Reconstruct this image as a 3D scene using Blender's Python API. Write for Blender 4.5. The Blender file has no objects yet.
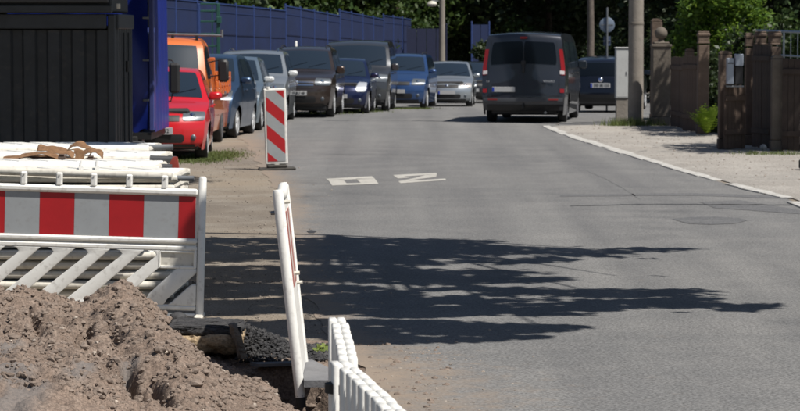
import bpy, math, random
import numpy as np
from mathutils import Vector, Matrix
R = math.radians
SC = bpy.context.scene
COL = SC.collection
rnd = random.Random(7)

# ------------------------------------------------------------------ camera
F = 2600.0; CX = 400.0; CY = 205.5; HC = 2.0; PITCH = math.atan(171.5 / F)
cam_d = bpy.data.cameras.new('camera'); cam = bpy.data.objects.new('camera', cam_d); COL.objects.link(cam)
cam.location = (0, 0, HC); cam.rotation_euler = (math.pi / 2 - PITCH, 0, 0)
cam_d.sensor_width = 36.0; cam_d.lens = 36.0 * F / 800.0
cam_d.clip_start = 0.3; cam_d.clip_end = 3000
cam_d.dof.use_dof = True; cam_d.dof.focus_distance = 13.0; cam_d.dof.aperture_fstop = 14.0
SC.camera = cam
# ------------------------------------------------------------------ light
SUN_AZ = R(58); SUN_EL = R(58)          # from the right, slightly behind the camera
SD = Vector((math.cos(SUN_EL) * math.sin(SUN_AZ), -math.cos(SUN_EL) * math.cos(SUN_AZ), math.sin(SUN_EL)))
w = bpy.data.worlds.new('World'); SC.world = w; w.use_nodes = True
wn = w.node_tree; sky = wn.nodes.new('ShaderNodeTexSky'); sky.sky_type = 'NISHITA'; sky.sun_disc = False
sky.sun_elevation = SUN_EL; sky.sun_rotation = math.atan2(SD.x, SD.y); sky.altitude = 100
wn.links.new(sky.outputs[0], wn.nodes['Background'].inputs[0]); wn.nodes['Background'].inputs[1].default_value = 0.05
sl = bpy.data.lights.new('sun', 'SUN'); sl.energy = 4.8; sl.angle = R(0.53); sl.color = (1.0, 0.955, 0.89)
so = bpy.data.objects.new('sun', sl); COL.objects.link(so); so.location = (20, -10, 40)
so.rotation_euler = SD.to_track_quat('Z', 'Y').to_euler()
SC.view_settings.view_transform = 'Standard'; SC.view_settings.look = 'None'
SC.view_settings.exposure = 0.32; SC.view_settings.gamma = 1.0

# ------------------------------------------------------------------ projection helpers
def gz(Y): return -0.015 * min(max(0.0, Y - 64.0), 60.0)
FW = Vector((0, math.cos(PITCH), -math.sin(PITCH))); UP = Vector((0, math.sin(PITCH), math.cos(PITCH)))
def ray(px, py): return FW + Vector((1, 0, 0)) * ((px - CX) / F) + UP * (-(py - CY) / F)
def G(px, py, z=0.0):
    d = ray(px, py); zz = z
    for _ in range(12):
        t = (zz - HC) / d.z; Y = d.y * t; zz = z + gz(Y)
    return Vector((d.x * t, Y, zz))
def W(px, py, Y):
    d = ray(px, py); t = Y / d.y
    return Vector((d.x * t, Y, HC + d.z * t))

# ------------------------------------------------------------------ numpy noise
_rs = np.random.RandomState(3); _T = _rs.rand(256, 256)
def vnoise(x, y):
    xi = np.floor(x).astype(int); yi = np.floor(y).astype(int); fx = x - xi; fy = y - yi
    fx = fx * fx * (3 - 2 * fx); fy = fy * fy * (3 - 2 * fy)
    a = _T[xi % 256, yi % 256]; b = _T[(xi + 1) % 256, yi % 256]; c = _T[xi % 256, (yi + 1) % 256]; d = _T[(xi + 1) % 256, (yi + 1) % 256]
    return (a * (1 - fx) + b * fx) * (1 - fy) + (c * (1 - fx) + d * fx) * fy
def fbm(x, y, o=5, g=0.5):
    s = 0; a = 1.0; t = 0
    for k in range(o):
        s = s + a * vnoise(x * 2 ** k + 17.3 * k, y * 2 ** k + 5.1 * k); t += a; a *= g
    return s / t

# ------------------------------------------------------------------ materials
MATS = {}
def mat(name, col, rough=0.6, metal=0.0, coat=0.0, var=0.0, vscale=8.0, bump=0.0, bscale=40.0, col2=None, spec=0.5, detail=4.0, dirt=0.0):
    if name in MATS: return MATS[name]
    m = bpy.data.materials.new(name); m.use_nodes = True; nt = m.node_tree; b = nt.nodes['Principled BSDF']
    b.inputs['Base Color'].default_value = (*col, 1); b.inputs['Roughness'].default_value = rough
    b.inputs['Metallic'].default_value = metal; b.inputs['Coat Weight'].default_value = coat
    b.inputs['Coat Roughness'].default_value = 0.04; b.inputs['Specular IOR Level'].default_value = spec
    tc = nt.nodes.new('ShaderNodeTexCoord')
    if var > 0 or col2:
        n = nt.nodes.new('ShaderNodeTexNoise'); n.inputs['Scale'].default_value = vscale; n.inputs['Detail'].default_value = detail
        n.inputs['Roughness'].default_value = 0.65
        nt.links.new(tc.outputs['Object'], n.inputs['Vector'])
        r = nt.nodes.new('ShaderNodeValToRGB'); r.color_ramp.elements[0].position = 0.32; r.color_ramp.elements[1].position = 0.68
        c2 = col2 or tuple(c * (1 + var) for c in col); c1 = col if col2 else tuple(c * (1 - var) for c in col)
        r.color_ramp.elements[0].color = (*c1, 1); r.color_ramp.elements[1].color = (*c2, 1)
        nt.links.new(n.outputs['Fac'], r.inputs['Fac']); nt.links.new(r.outputs['Color'], b.inputs['Base Color'])
        if dirt > 0:
            n2 = nt.nodes.new('ShaderNodeTexNoise'); n2.inputs['Scale'].default_value = vscale * 5; n2.inputs['Detail'].default_value = 8
            nt.links.new(tc.outputs['Object'], n2.inputs['Vector'])
            r2 = nt.nodes.new('ShaderNodeValToRGB'); r2.color_ramp.elements[0].position = 0.55; r2.color_ramp.elements[1].position = 0.75
            nt.links.new(n2.outputs['Fac'], r2.inputs['Fac'])
            mx = nt.nodes.new('ShaderNodeMix'); mx.data_type = 'RGBA'
            ml = nt.nodes.new('ShaderNodeMath'); ml.operation = 'MULTIPLY'; ml.inputs[1].default_value = dirt
            nt.links.new(r2.outputs['Color'], ml.inputs[0]); nt.links.new(ml.outputs[0], mx.inputs[0])
            nt.links.new(r.outputs['Color'], mx.inputs[6]); mx.inputs[7].default_value = (0.16, 0.13, 0.10, 1)
            nt.links.new(mx.outputs[2], b.inputs['Base Color'])
    if bump > 0:
        n3 = nt.nodes.new('ShaderNodeTexNoise'); n3.inputs['Scale'].default_value = bscale; n3.inputs['Detail'].default_value = 6
        nt.links.new(tc.outputs['Object'], n3.inputs['Vector'])
        bp = nt.nodes.new('ShaderNodeBump'); bp.inputs['Strength'].default_value = bump; bp.inputs['Distance'].default_value = 0.02
        nt.links.new(n3.outputs['Fac'], bp.inputs['Height']); nt.links.new(bp.outputs['Normal'], b.inputs['Normal'])
    MATS[name] = m; return m

def leafmat(name, c1, c2, trans=0.4):
    m = bpy.data.materials.new(name); m.use_nodes = True; nt = m.node_tree; nt.nodes.remove(nt.nodes['Principled BSDF'])
    out = nt.nodes['Material Output']; g = nt.nodes.new('ShaderNodeNewGeometry')
    r = nt.nodes.new('ShaderNodeValToRGB'); r.color_ramp.elements[0].color = (*c1, 1); r.color_ramp.elements[1].color = (*c2, 1)
    nt.links.new(g.outputs['Random Per Island'], r.inputs['Fac'])
    d = nt.nodes.new('ShaderNodeBsdfPrincipled'); d.inputs['Roughness'].default_value = 0.5; d.inputs['Specular IOR Level'].default_value = 0.35
    t = nt.nodes.new('ShaderNodeBsdfTranslucent'); mx = nt.nodes.new('ShaderNodeMixShader'); mx.inputs[0].default_value = trans
    hs = nt.nodes.new('ShaderNodeHueSaturation'); hs.inputs['Value'].default_value = 1.3; hs.inputs['Hue'].default_value = 0.48
    nt.links.new(r.outputs['Color'], d.inputs['Base Color']); nt.links.new(r.outputs['Color'], hs.inputs['Color']); nt.links.new(hs.outputs['Color'], t.inputs['Color'])
    nt.links.new(d.outputs[0], mx.inputs[1]); nt.links.new(t.outputs[0], mx.inputs[2]); nt.links.new(mx.outputs[0], out.inputs['Surface'])
    return m

def stone_mat(name, c1, c2, c3, fine=90.0, mid=6.0, bump=0.5, rough=0.95):
    """ground-like material: three scales of mottling plus fine aggregate relief"""
    m = bpy.data.materials.new(name); m.use_nodes = True; nt = m.node_tree; b = nt.nodes['Principled BSDF']
    b.inputs['Roughness'].default_value = rough; b.inputs['Specular IOR Level'].default_value = 0.25
    tc = nt.nodes.new('ShaderNodeTexCoord')
    def noise(s, d=6, rg=0.6):
        n = nt.nodes.new('ShaderNodeTexNoise'); n.inputs['Scale'].default_value = s; n.inputs['Detail'].default_value = d; n.inputs['Roughness'].default_value = rg
        nt.links.new(tc.outputs['Object'], n.inputs['Vector']); return n.outputs['Fac']
    def ramp(src, a, c, p0=0.35, p1=0.65):
        r = nt.nodes.new('ShaderNodeValToRGB'); r.color_ramp.elements[0].position = p0; r.color_ramp.elements[1].position = p1
        r.color_ramp.elements[0].color = (*a, 1); r.color_ramp.elements[1].color = (*c, 1); nt.links.new(src, r.inputs['Fac']); return r.outputs['Color']
    a = ramp(noise(mid * 0.12), c1, c2); f = ramp(noise(fine, 3), (0.62,) * 3, (1.38,) * 3)
    mx = nt.nodes.new('ShaderNodeMix'); mx.data_type = 'RGBA'; mx.inputs[7].default_value = (*c3, 1)
    nt.links.new(ramp(noise(mid), (0, 0, 0), (0.75,) * 3, 0.45, 0.7), mx.inputs[0]); nt.links.new(a, mx.inputs[6])
    mm = nt.nodes.new('ShaderNodeMix'); mm.data_type = 'RGBA'; mm.blend_type = 'MULTIPLY'; mm.inputs[0].default_value = 1.0
    nt.links.new(mx.outputs[2], mm.inputs[6]); nt.links.new(f, mm.inputs[7]); nt.links.new(mm.outputs[2], b.inputs['Base Color'])
    bp = nt.nodes.new('ShaderNodeBump'); bp.inputs['Strength'].default_value = bump; bp.inputs['Distance'].default_value = 0.01
    nt.links.new(noise(fine * 0.7, 4), bp.inputs['Height']); nt.links.new(bp.outputs['Normal'], b.inputs['Normal'])
    return m, mm, b, nt

# ------------------------------------------------------------------ mesh builder
class MB:
    def __init__(s): s.v = []; s.f = []
    def add(s, vs, fs):
        o = len(s.v); s.v += [tuple(p) for p in vs]; s.f += [tuple(i + o for i in f) for f in fs]; return s
    def box(s, c, d, bev=0.0, M=None):
        x, y, z = (q / 2 for q in d); c = Vector(c)
        if bev <= 0:
            vs = [Vector((a, b, e)) for a in (-x, x) for b in (-y, y) for e in (-z, z)]
            fs = [(0, 1, 3, 2), (4, 6, 7, 5), (0, 4, 5, 1), (2, 3, 7, 6), (0, 2, 6, 4), (1, 5, 7, 3)]
        else:
            bev = min(bev, x * 0.98, y * 0.98, z * 0.98); vs = []; idx = {}
            for a in (-1, 1):
                for b in (-1, 1):
                    for e in (-1, 1):
                        for k, q in enumerate(((x, y - bev, z - bev), (x - bev, y, z - bev), (x - bev, y - bev, z))):
                            idx[(a, b, e, k)] = len(vs); vs.append(Vector((a * q[0], b * q[1], e * q[2])))
            fs = []
            I = idx
            for a in (-1, 1):
                q = [I[(a, -1, -1, 0)], I[(a, 1, -1, 0)], I[(a, 1, 1, 0)], I[(a, -1, 1, 0)]]; fs.append(q if a > 0 else q[::-1])
                q = [I[(-1, a, -1, 1)], I[(-1, a, 1, 1)], I[(1, a, 1, 1)], I[(1, a, -1, 1)]]; fs.append(q if a > 0 else q[::-1])
                q = [I[(-1, -1, a, 2)], I[(1, -1, a, 2)], I[(1, 1, a, 2)], I[(-1, 1, a, 2)]]; fs.append(q if a > 0 else q[::-1])
            for a in (-1, 1):
                for b in (-1, 1):
                    q = [I[(a, b, -1, 0)], I[(a, b, -1, 1)], I[(a, b, 1, 1)], I[(a, b, 1, 0)]]; fs.append(q if a * b > 0 else q[::-1])
                    q = [I[(a, -1, b, 0)], I[(a, 1, b, 0)], I[(a, 1, b, 2)], I[(a, -1, b, 2)]]; fs.append(q if a * b > 0 else q[::-1])
                    q = [I[(-1, a, b, 1)], I[(-1, a, b, 2)], I[(1, a, b, 2)], I[(1, a, b, 1)]]; fs.append(q if a * b > 0 else q[::-1])
                    for e in (-1, 1):
                        q = [I[(a, b, e, 0)], I[(a, b, e, 1)], I[(a, b, e, 2)]]; fs.append(q if a * b * e > 0 else q[::-1])
        if M is not None: vs = [M @ v for v in vs]
        return s.add([v + c for v in vs], fs)
    def tube(s, pts, r, n=10, cap=True, ry=None):
        pts = [Vector(p) for p in pts]; k = len(pts); rr = r if isinstance(r, (list, tuple)) else [r] * k
        vs = []; fs = []; prev = None
        for i, p in enumerate(pts):
            d = (pts[min(i + 1, k - 1)] - pts[max(i - 1, 0)]).normalized()
            if prev is None:
                a = Vector((0, 0, 1)) if abs(d.z) < 0.9 else Vector((1, 0, 0)); u = d.cross(a).normalized()
            else: u = (prev - d * prev.dot(d)).normalized()
            prev = u; q = d.cross(u)
            for j in range(n):
                t = 2 * math.pi * j / n; vs.append(p + (u * math.cos(t) + q * math.sin(t)) * rr[i])
        for i in range(k - 1):
            for j in range(n):
                a = i * n + j; b = i * n + (j + 1) % n; fs.append((a, b, b + n, a + n))
        if cap: fs.append(tuple(range(n))[::-1]); fs.append(tuple(range((k - 1) * n, k * n)))
        return s.add(vs, fs)
    def lathe(s, prof, c=(0, 0, 0), axis='z', n=16, M=None):
        vs = []; fs = []
        for (r, h) in prof:
            for j in range(n):
                t = 2 * math.pi * j / n; a, b = r * math.cos(t), r * math.sin(t)
                vs.append(Vector((a, b, h) if axis == 'z' else (h, a, b) if axis == 'x' else (b, h, a)))
        k = len(prof)
        for i in range(k - 1):
            for j in range(n): a = i * n + j; b = i * n + (j + 1) % n; fs.append((a, b, b + n, a + n))
        fs.append(tuple(range(n))[::-1]); fs.append(tuple(range((k - 1) * n, k * n)))
        if M is not None: vs = [M @ v for v in vs]
        c = Vector(c); return s.add([v + c for v in vs], fs)
    def prism(s, poly, y0, y1, plane='xz'):
        """extrude polygon (list of 2D) between two depths"""
        n = len(poly); f = (lambda a, b, t: (a, t, b)) if plane == 'xz' else (lambda a, b, t: (a, b, t)) if plane == 'xy' else (lambda a, b, t: (t, a, b))
        vs = [f(a, b, y0) for a, b in poly] + [f(a, b, y1) for a, b in poly]
        fs = [tuple(range(n)), tuple(range(n, 2 * n))[::-1]] + [(i, i + n, (i + 1) % n + n, (i + 1) % n) for i in range(n)]
        return s.add(vs, fs)
    def grid(s, P, flip=False):
        a = len(P); b = len(P[0]); vs = [p for r in P for p in r]
        fs = [(i * b + j, i * b + j + 1, (i + 1) * b + j + 1, (i + 1) * b + j) for i in range(a - 1) for j in range(b - 1)]
        if flip: fs = [f[::-1] for f in fs]
        return s.add(vs, fs)
    def mesh(s, name, m, smooth=None, fix=True):
        me = bpy.data.meshes.new(name); me.from_pydata([tuple(p) for p in s.v], [], s.f)
        if m: me.materials.append(m)
        if fix:
            import bmesh
            bm = bmesh.new(); bm.from_mesh(me); bmesh.ops.recalc_face_normals(bm, faces=bm.faces); bm.to_mesh(me); bm.free()
        if smooth is not None:
            me.shade_smooth(); me.set_sharp_from_angle(angle=R(smooth))
        return me
    def bevel(s, wd, seg=2):
        import bmesh
        me = s.mesh('tmp', None); bm = bmesh.new(); bm.from_mesh(me); bmesh.ops.remove_doubles(bm, verts=bm.verts, dist=1e-5)
        bmesh.ops.bevel(bm, geom=[e for e in bm.edges if e.calc_face_angle(0) > .6], offset=wd, segments=seg, profile=.5, affect='EDGES', clamp_overlap=True)
        s.v = [tuple(v.co) for v in bm.verts]; s.f = [tuple(v.index for v in f.verts) for f in bm.faces]; bm.free(); bpy.data.meshes.remove(me); return s
    def build(s, name, m, parent=None, smooth=None, kind=None, fix=True):
        return link(name, s.mesh(name, m, smooth, fix), parent, kind)
def link(name, me, parent=None, kind=None):
    o = bpy.data.objects.new(name, me); COL.objects.link(o)
    if parent: o.parent = parent
    if kind: o['kind'] = kind
    return o
def tag(o, label, cat, group=None):
    o['label'] = label; o['category'] = cat
    if group: o['group'] = group
    return o
def thing(name, label, cat, loc=(0, 0, 0), rz=0.0, group=None, ry=0.0, rx=0.0):
    o = bpy.data.objects.new(name, None); o.empty_display_size = 0.2; COL.objects.link(o)
    o.location = loc; o.rotation_euler = (rx, ry, rz); return tag(o, label, cat, group)
def copy_tree(o, parent=None):
    c = o.copy(); COL.objects.link(c); c.parent = parent
    for ch in list(o.children): copy_tree(ch, c)
    return c
def np_mesh(name, V, Fq, m, smooth=False):
    me = bpy.data.meshes.new(name); n = len(V); k = Fq.shape[0]; q = Fq.shape[1]
    me.vertices.add(n); me.vertices.foreach_set('co', V.astype(np.float32).ravel())
    me.loops.add(k * q); me.loops.foreach_set('vertex_index', Fq.astype(np.int32).ravel())
    me.polygons.add(k); me.polygons.foreach_set('loop_start', np.arange(0, k * q, q, dtype=np.int32))
    me.update(calc_edges=True); me.materials.append(m)
    if smooth: me.shade_smooth()
    return me
def leaf_mesh(name, P, size, m, seed=0, flat=0.0, aspect=0.5):
    """one diamond leaf (4 verts) at each point"""
    rs = np.random.RandomState(seed); n = len(P)
    d = rs.normal(size=(n, 3)); d[:, 2] *= (1 - flat); d /= np.linalg.norm(d, axis=1)[:, None]
    u = rs.normal(size=(n, 3)); u[:, 2] *= (1 - flat); u -= d * np.sum(u * d, axis=1)[:, None]; u /= np.linalg.norm(u, axis=1)[:, None]
    if flat > 0:
        pass
    s = size * (0.6 + 0.8 * rs.rand(n))[:, None]
    V = np.empty((n, 4, 3)); V[:, 0] = P - d * s * 0.5; V[:, 2] = P + d * s * 0.5
    k = np.cross(d, u) * s * 0.08
    V[:, 1] = P + u * s * aspect * 0.5 + k; V[:, 3] = P - u * s * aspect * 0.5 + k
    return np_mesh(name, V.reshape(-1, 3), np.arange(4 * n).reshape(-1, 4), m)
def text_mesh(txt, size, m, depth=0.002):
    c = bpy.data.curves.new('lettering', 'FONT'); c.body = txt; c.size = size; c.extrude = depth; c.align_x = 'CENTER'; c.align_y = 'CENTER'; c.resolution_u = 2
    o = bpy.data.objects.new('tmp', c); COL.objects.link(o)
    dg = bpy.context.evaluated_depsgraph_get(); me = bpy.data.meshes.new_from_object(o.evaluated_get(dg)); me.name = 'lettering'
    bpy.data.objects.remove(o); me.materials.clear(); me.materials.append(m); return me

# common materials
white_pl = mat('white_plastic', (0.74, 0.73, 0.69), 0.45, var=0.04, vscale=5, bump=0.05, bscale=60, dirt=0.35)
white_dim = mat('old_white_plastic', (0.60, 0.57, 0.50), 0.55, var=0.12, vscale=4, bump=0.08, dirt=0.5)
refl_white = mat('reflective_white_sheet', (0.30, 0.315, 0.325), 0.5, var=0.05, vscale=6, dirt=0.2)
refl_red = mat('reflective_red_sheet', (0.38, 0.010, 0.014), 0.45, var=0.08, vscale=6)
rubber = mat('black_rubber', (0.022, 0.022, 0.022), 0.85, var=0.2, bump=0.1)
tyre_m = mat('tyre', (0.02, 0.02, 0.021), 0.8)
rim_m = mat('alloy', (0.68, 0.69, 0.70), 0.35, metal=0.3)
steelcap = mat('steel_wheel', (0.18, 0.18, 0.19), 0.4, metal=0.6)
glass_m = mat('car_glass', (0.016, 0.025, 0.038), 0.08, spec=0.42)
black_pl = mat('black_trim', (0.015, 0.015, 0.016), 0.5)
lamp_m = mat('headlight_glass', (0.10, 0.115, 0.13), 0.32, metal=0.25, coat=.25)
red_lens = mat('red_lens', (0.30, 0.008, 0.010), 0.25, coat=0.4)
amber = mat('amber_lens', (0.7, 0.2, 0.06), 0.2, coat=0.6)
chrome = mat('chrome', (0.75, 0.76, 0.78), 0.12, metal=1.0)
plate_m = mat('plate_white', (0.42, 0.42, 0.42), 0.4)
plate_b = mat('plate_blue', (0.01, 0.04, 0.35), 0.4)
ink = mat('plate_ink', (0.01, 0.01, 0.01), 0.5)
galv = mat('galvanised_steel', (0.22, 0.23, 0.24), 0.45, metal=0.7, var=0.15)
bark = mat('bark', (0.06, 0.045, 0.035), 0.95, var=0.35, vscale=6, bump=0.8, bscale=20)
# ================================================================== ground
soil_m, _, _, _ = stone_mat('dry_soil_unused', (0.235, 0.165, 0.115), (0.315, 0.235, 0.17), (0.36, 0.28, 0.21), fine=55, mid=4.0, bump=0.6)
verge_m, _, _, _ = stone_mat('dusty_verge', (0.15, 0.128, 0.105), (0.235, 0.195, 0.15), (0.25, 0.225, 0.19), fine=60, mid=1.6, bump=0.4)
pave_m, _, _, _ = stone_mat('gravelly_pavement', (0.235, 0.22, 0.20), (0.33, 0.302, 0.268), (0.36, 0.34, 0.308), fine=45, mid=0.9, bump=0.3)
# asphalt with dust attribute
asph_m, am, ab, ant = stone_mat('worn_asphalt', (0.135, 0.135, 0.134), (0.164, 0.162, 0.158), (0.186, 0.182, 0.176), fine=55, mid=1.1, bump=0.55, rough=0.85)
at = ant.nodes.new('ShaderNodeAttribute'); at.attribute_name = 'dust'
tcn = ant.nodes.new('ShaderNodeTexCoord'); nn = ant.nodes.new('ShaderNodeTexNoise'); nn.inputs['Scale'].default_value = 5.0; nn.inputs['Detail'].default_value = 9; nn.inputs['Roughness'].default_value = 0.7
ant.links.new(tcn.outputs['Object'], nn.inputs['Vector'])
ad = ant.nodes.new('ShaderNodeMath'); ad.operation = 'ADD'; ant.links.new(at.outputs['Fac'], ad.inputs[0]); ant.links.new(nn.outputs['Fac'], ad.inputs[1])
rr_ = ant.nodes.new('ShaderNodeValToRGB'); rr_.color_ramp.elements[0].position = 0.62; rr_.color_ramp.elements[1].position = 1.05; ant.links.new(ad.outputs[0], rr_.inputs['Fac'])
mx = ant.nodes.new('ShaderNodeMix'); mx.data_type = 'RGBA'; mx.inputs[7].default_value = (0.235, 0.19, 0.15, 1)
# wheel-polished tracks and old stains running along the road
mp = ant.nodes.new('ShaderNodeMapping'); mp.inputs['Scale'].default_value = (1.5, 0.05, 1.0); mp.inputs['Rotation'].default_value = (0, 0, 0.12); ant.links.new(tcn.outputs['Object'], mp.inputs['Vector'])
tn = ant.nodes.new('ShaderNodeTexNoise'); tn.inputs['Scale'].default_value = 1.0; tn.inputs['Detail'].default_value = 3; ant.links.new(mp.outputs[0], tn.inputs['Vector'])
tr = ant.nodes.new('ShaderNodeValToRGB'); tr.color_ramp.elements[0].position = .35; tr.color_ramp.elements[1].position = .65; tr.color_ramp.elements[0].color = (.86, .86, .87, 1); tr.color_ramp.elements[1].color = (1.09, 1.085, 1.075, 1); ant.links.new(tn.outputs['Fac'], tr.inputs['Fac'])
sn = ant.nodes.new('ShaderNodeTexNoise'); sn.inputs['Scale'].default_value = .55; sn.inputs['Detail'].default_value = 6; sn.inputs['Roughness'].default_value = .7; ant.links.new(tcn.outputs['Object'], sn.inputs['Vector'])
sr = ant.nodes.new('ShaderNodeValToRGB'); sr.color_ramp.elements[0].position = .28; sr.color_ramp.elements[1].position = .42; sr.color_ramp.elements[0].color = (.74, .74, .75, 1); sr.color_ramp.elements[1].color = (1, 1, 1, 1); ant.links.new(sn.outputs['Fac'], sr.inputs['Fac'])
m1 = ant.nodes.new('ShaderNodeMix'); m1.data_type = 'RGBA'; m1.blend_type = 'MULTIPLY'; m1.inputs[0].default_value = 1; ant.links.new(am.outputs[2], m1.inputs[6]); ant.links.new(tr.outputs['Color'], m1.inputs[7])
m2 = ant.nodes.new('ShaderNodeMix'); m2.data_type = 'RGBA'; m2.blend_type = 'MULTIPLY'; m2.inputs[0].default_value = 1; ant.links.new(m1.outputs[2], m2.inputs[6]); ant.links.new(sr.outputs['Color'], m2.inputs[7])
ant.links.new(rr_.outputs['Color'], mx.inputs[0]); ant.links.new(m2.outputs[2], mx.inputs[6]); ant.links.new(mx.outputs[2], ab.inputs['Base Color'])
# long soft streaks along the road (wheel polish)
PIT = (-3.9, -0.18, 9.0, 16.9)      # excavation rectangle x0,x1,y0,y1
def lin(tab, v): return float(np.interp(v, [a for a, b in tab], [b for a, b in tab]))
LEFT = [(3, 0.6), (9, -0.1), (13.8, -0.19), (15.9, -0.24), (16.9, -0.42), (20.5, -0.82), (25, -1.08), (32, -1.5), (37.7, -2.0), (44, -2.5), (52, -3.3), (60, -4.1), (75, -2.9), (90, -0.5), (130, 6)]
kp = [(548, 127), (556, 131), (573, 137), (600, 146), (625, 153), (650, 161), (675, 168.5), (700, 176), (712, 180), (735, 186.5), (762, 192.5), (785, 198), (800, 205), (850, 226)]
KW = [G(a, b) for a, b in kp]
KTAB = sorted((p.y, p.x) for p in KW); KTAB = [(3, 5.6), (15, 5.15)] + KTAB
def sheet(name, xs, ys, zoff, m, hole=None, parent=None, kind='structure'):
    V = [(x, y, gz(y) + zoff) for y in ys for x in xs]; nx = len(xs); Fs = []
    for j in range(len(ys) - 1):
        for i in range(nx - 1):
            if hole and xs[i] >= hole[0] - 1e-6 and xs[i + 1] <= hole[1] + 1e-6 and ys[j] >= hole[2] - 1e-6 and ys[j + 1] <= hole[3] + 1e-6: continue
            Fs.append((j * nx + i, j * nx + i + 1, (j + 1) * nx + i + 1, (j + 1) * nx + i))
    me = bpy.data.meshes.new(name); me.from_pydata(V, [], Fs); me.materials.append(m)
    return link(name, me, parent, kind)
sheet('ground', [-1500, -200, -50, -20, -10, PIT[0], -2, PIT[1], 3, 10, 20, 50, 200, 1500],
      [-300, -20, 0, 5, PIT[2], 13, PIT[3], 20, 30, 45, 64, 80, 100, 124, 200, 600, 1500], 0, verge_m, PIT)
# road strip
ys = list(np.arange(5, 20, 0.25)) + list(np.arange(20, 60, 0.5)) + [60, 62, 64] + list(np.arange(65, 124, 2.5)) + [124, 128]
V = []; Fs = []; dust = []; NX = 49
for y in ys:
    a = lin(LEFT, y) + 0.16 * (float(fbm(np.array(y * 1.7), np.array(3.3), 4)) - 0.5) * 2
    b = lin(KTAB, y) if y < 55.9 else lin([(55.9, lin(KTAB, 55.9)), (57.5, 7.5), (60, 16), (64, 40), (128, 45)], y)
    for i in range(NX):
        t = (i / (NX - 1)) ** 1.6; x = a + (b - a) * t
        V.append((x, y, gz(y) + 0.004)); dl = x - a
        wd = lin([(5, 0.9), (13, 0.85), (15, 0.72), (16.5, 0.45), (18, 0.33), (24, 0.3), (40, 0.4), (60, 0.9), (80, 0.3)], y)
        dust.append(0.50 * math.exp(-(dl / wd) ** 1.5) + 0.0)
for j in range(len(ys) - 1):
    for i in range(NX - 1): Fs.append((j * NX + i, j * NX + i + 1, (j + 1) * NX + i + 1, (j + 1) * NX + i))
me = bpy.data.meshes.new('road'); me.from_pydata(V, [], Fs); me.materials.append(asph_m)
a_ = me.attributes.new('dust', 'FLOAT', 'POINT'); a_.data.foreach_set('value', dust)
road = link('road', me, None, 'structure')
# pavement on the right with kerb stones
V = []; Fs = []; ysp = [3, 10, 15] + list(np.arange(20, 56, 1.0)) + [56, 57.2]
for y in ysp:
    a = lin(KTAB, y) + 0.08; ex = 0 if y < 56.5 else 1.8
    for t in (0, .02, .3, .6, 1): V.append((a + ex * (1 - t) + (12 - a) * t, y, 0.012 if t == 0 else 0.03))
for j in range(len(ysp) - 1):
    for i in range(4): Fs.append((j * 5 + i, j * 5 + i + 1, j * 5 + i + 6, j * 5 + i + 5))
me = bpy.data.meshes.new('pavement'); me.from_pydata(V, [], Fs); me.materials.append(pave_m); pavement = link('pavement', me, None, 'structure')
kerb_m = mat('pale_kerb_stone', (0.42, 0.41, 0.385), 0.9, var=0.25, vscale=2.2, bump=0.5, bscale=30, dirt=0.8)
y = 22.0; rk = random.Random(2)
while y < 55.6:
    ln = rk.uniform(0.85, 1.05)
    x0, x1 = lin(KTAB, y), lin(KTAB, min(y + ln, 55.9)); d = Vector((x1 - x0, ln, 0)); L = d.length; ang = math.atan2(-d.x, d.y)
    wd = (0.17 if y < 40 else 0.22) * rk.uniform(0.75, 1.15)
    if not (30.6 < y < 31.6) and not (34.2 < y < 35.0):
        MB().box((0, 0, 0), (wd, L - 0.02, 0.1), 0.004).build('kerb_stone', kerb_m, pavement)
        o = pavement.children[-1]; o.location = ((x0 + x1) / 2 + rk.uniform(-.03, .03), y + ln / 2, -0.036 + rk.uniform(0, .008)); o.rotation_euler = (0, 0, ang + rk.uniform(-.02, .02))
    y += ln
# painted marking on the asphalt, tar seam, repair patches and painted cable shadows
mark_m = mat('road_paint', (0.40, 0.385, 0.35), 0.85, var=0.16, vscale=5, dirt=0.55)
def flat(name, polys, m, z, parent):
    b = MB()
    for p in polys:
        q = [G(a, c, z) for a, c in p]; b.add(q, [tuple(range(len(q)))])
    return b.build(name, m, parent)
z_ = lambda x, y: (310 + x / 5.33, 160 + y / 5.33)
flat('painted_digit', [[z_(85, 100), z_(330, 86), z_(345, 99), z_(98, 108)], [z_(98, 108), z_(175, 103), z_(195, 124), z_(118, 136)][::-1],
      [z_(245, 94 + 6), z_(345, 99), z_(366, 127), z_(270, 122)], [z_(118, 136), z_(195, 124), z_(270, 122), z_(366, 127)]], mark_m, 0.008, road)
flat('painted_digit', [[z_(443, 80), z_(672, 68), z_(676, 76), z_(455, 90)], [z_(455, 90), z_(500, 87), z_(530, 94), z_(470, 98)],
      [z_(620, 78), z_(676, 76), z_(672, 90), z_(505, 112), z_(470, 113), z_(560, 96)], [z_(470, 113), z_(722, 99), z_(724, 107), z_(484, 124)]], mark_m, 0.008, road)
tar_shadow_m = mat('seam_and_shadow', (0.035, 0.035, 0.037), 0.7, var=0.3, vscale=2)
patch_shadow_m, _, _, _ = stone_mat('patch_and_shadow_asphalt', (0.095, 0.096, 0.10), (0.12, 0.12, 0.122), (0.135, 0.135, 0.135), fine=60, mid=1.5, bump=0.5)
def cable_shadow(pts, w0, m=tar_shadow_m):
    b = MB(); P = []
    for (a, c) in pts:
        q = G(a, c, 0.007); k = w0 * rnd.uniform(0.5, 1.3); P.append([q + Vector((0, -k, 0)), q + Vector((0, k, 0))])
    return b.grid(P).build('seam_and_shadow', m, road)
def dense(pts, n=8, j=0.25):
    o = []
    for (a, b), (c, d) in zip(pts[:-1], pts[1:]):
        for k in range(n): t = k / n; o.append((a + (c - a) * t, b + (d - b) * t + rnd.uniform(-j, j)))
    o.append(pts[-1]); return o
cable_shadow(dense([(570, 206), (640, 204.3), (700, 204.2), (792, 205)]), 0.05)  # thin shadow of a cable, painted as a dark strip on the asphalt
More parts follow.
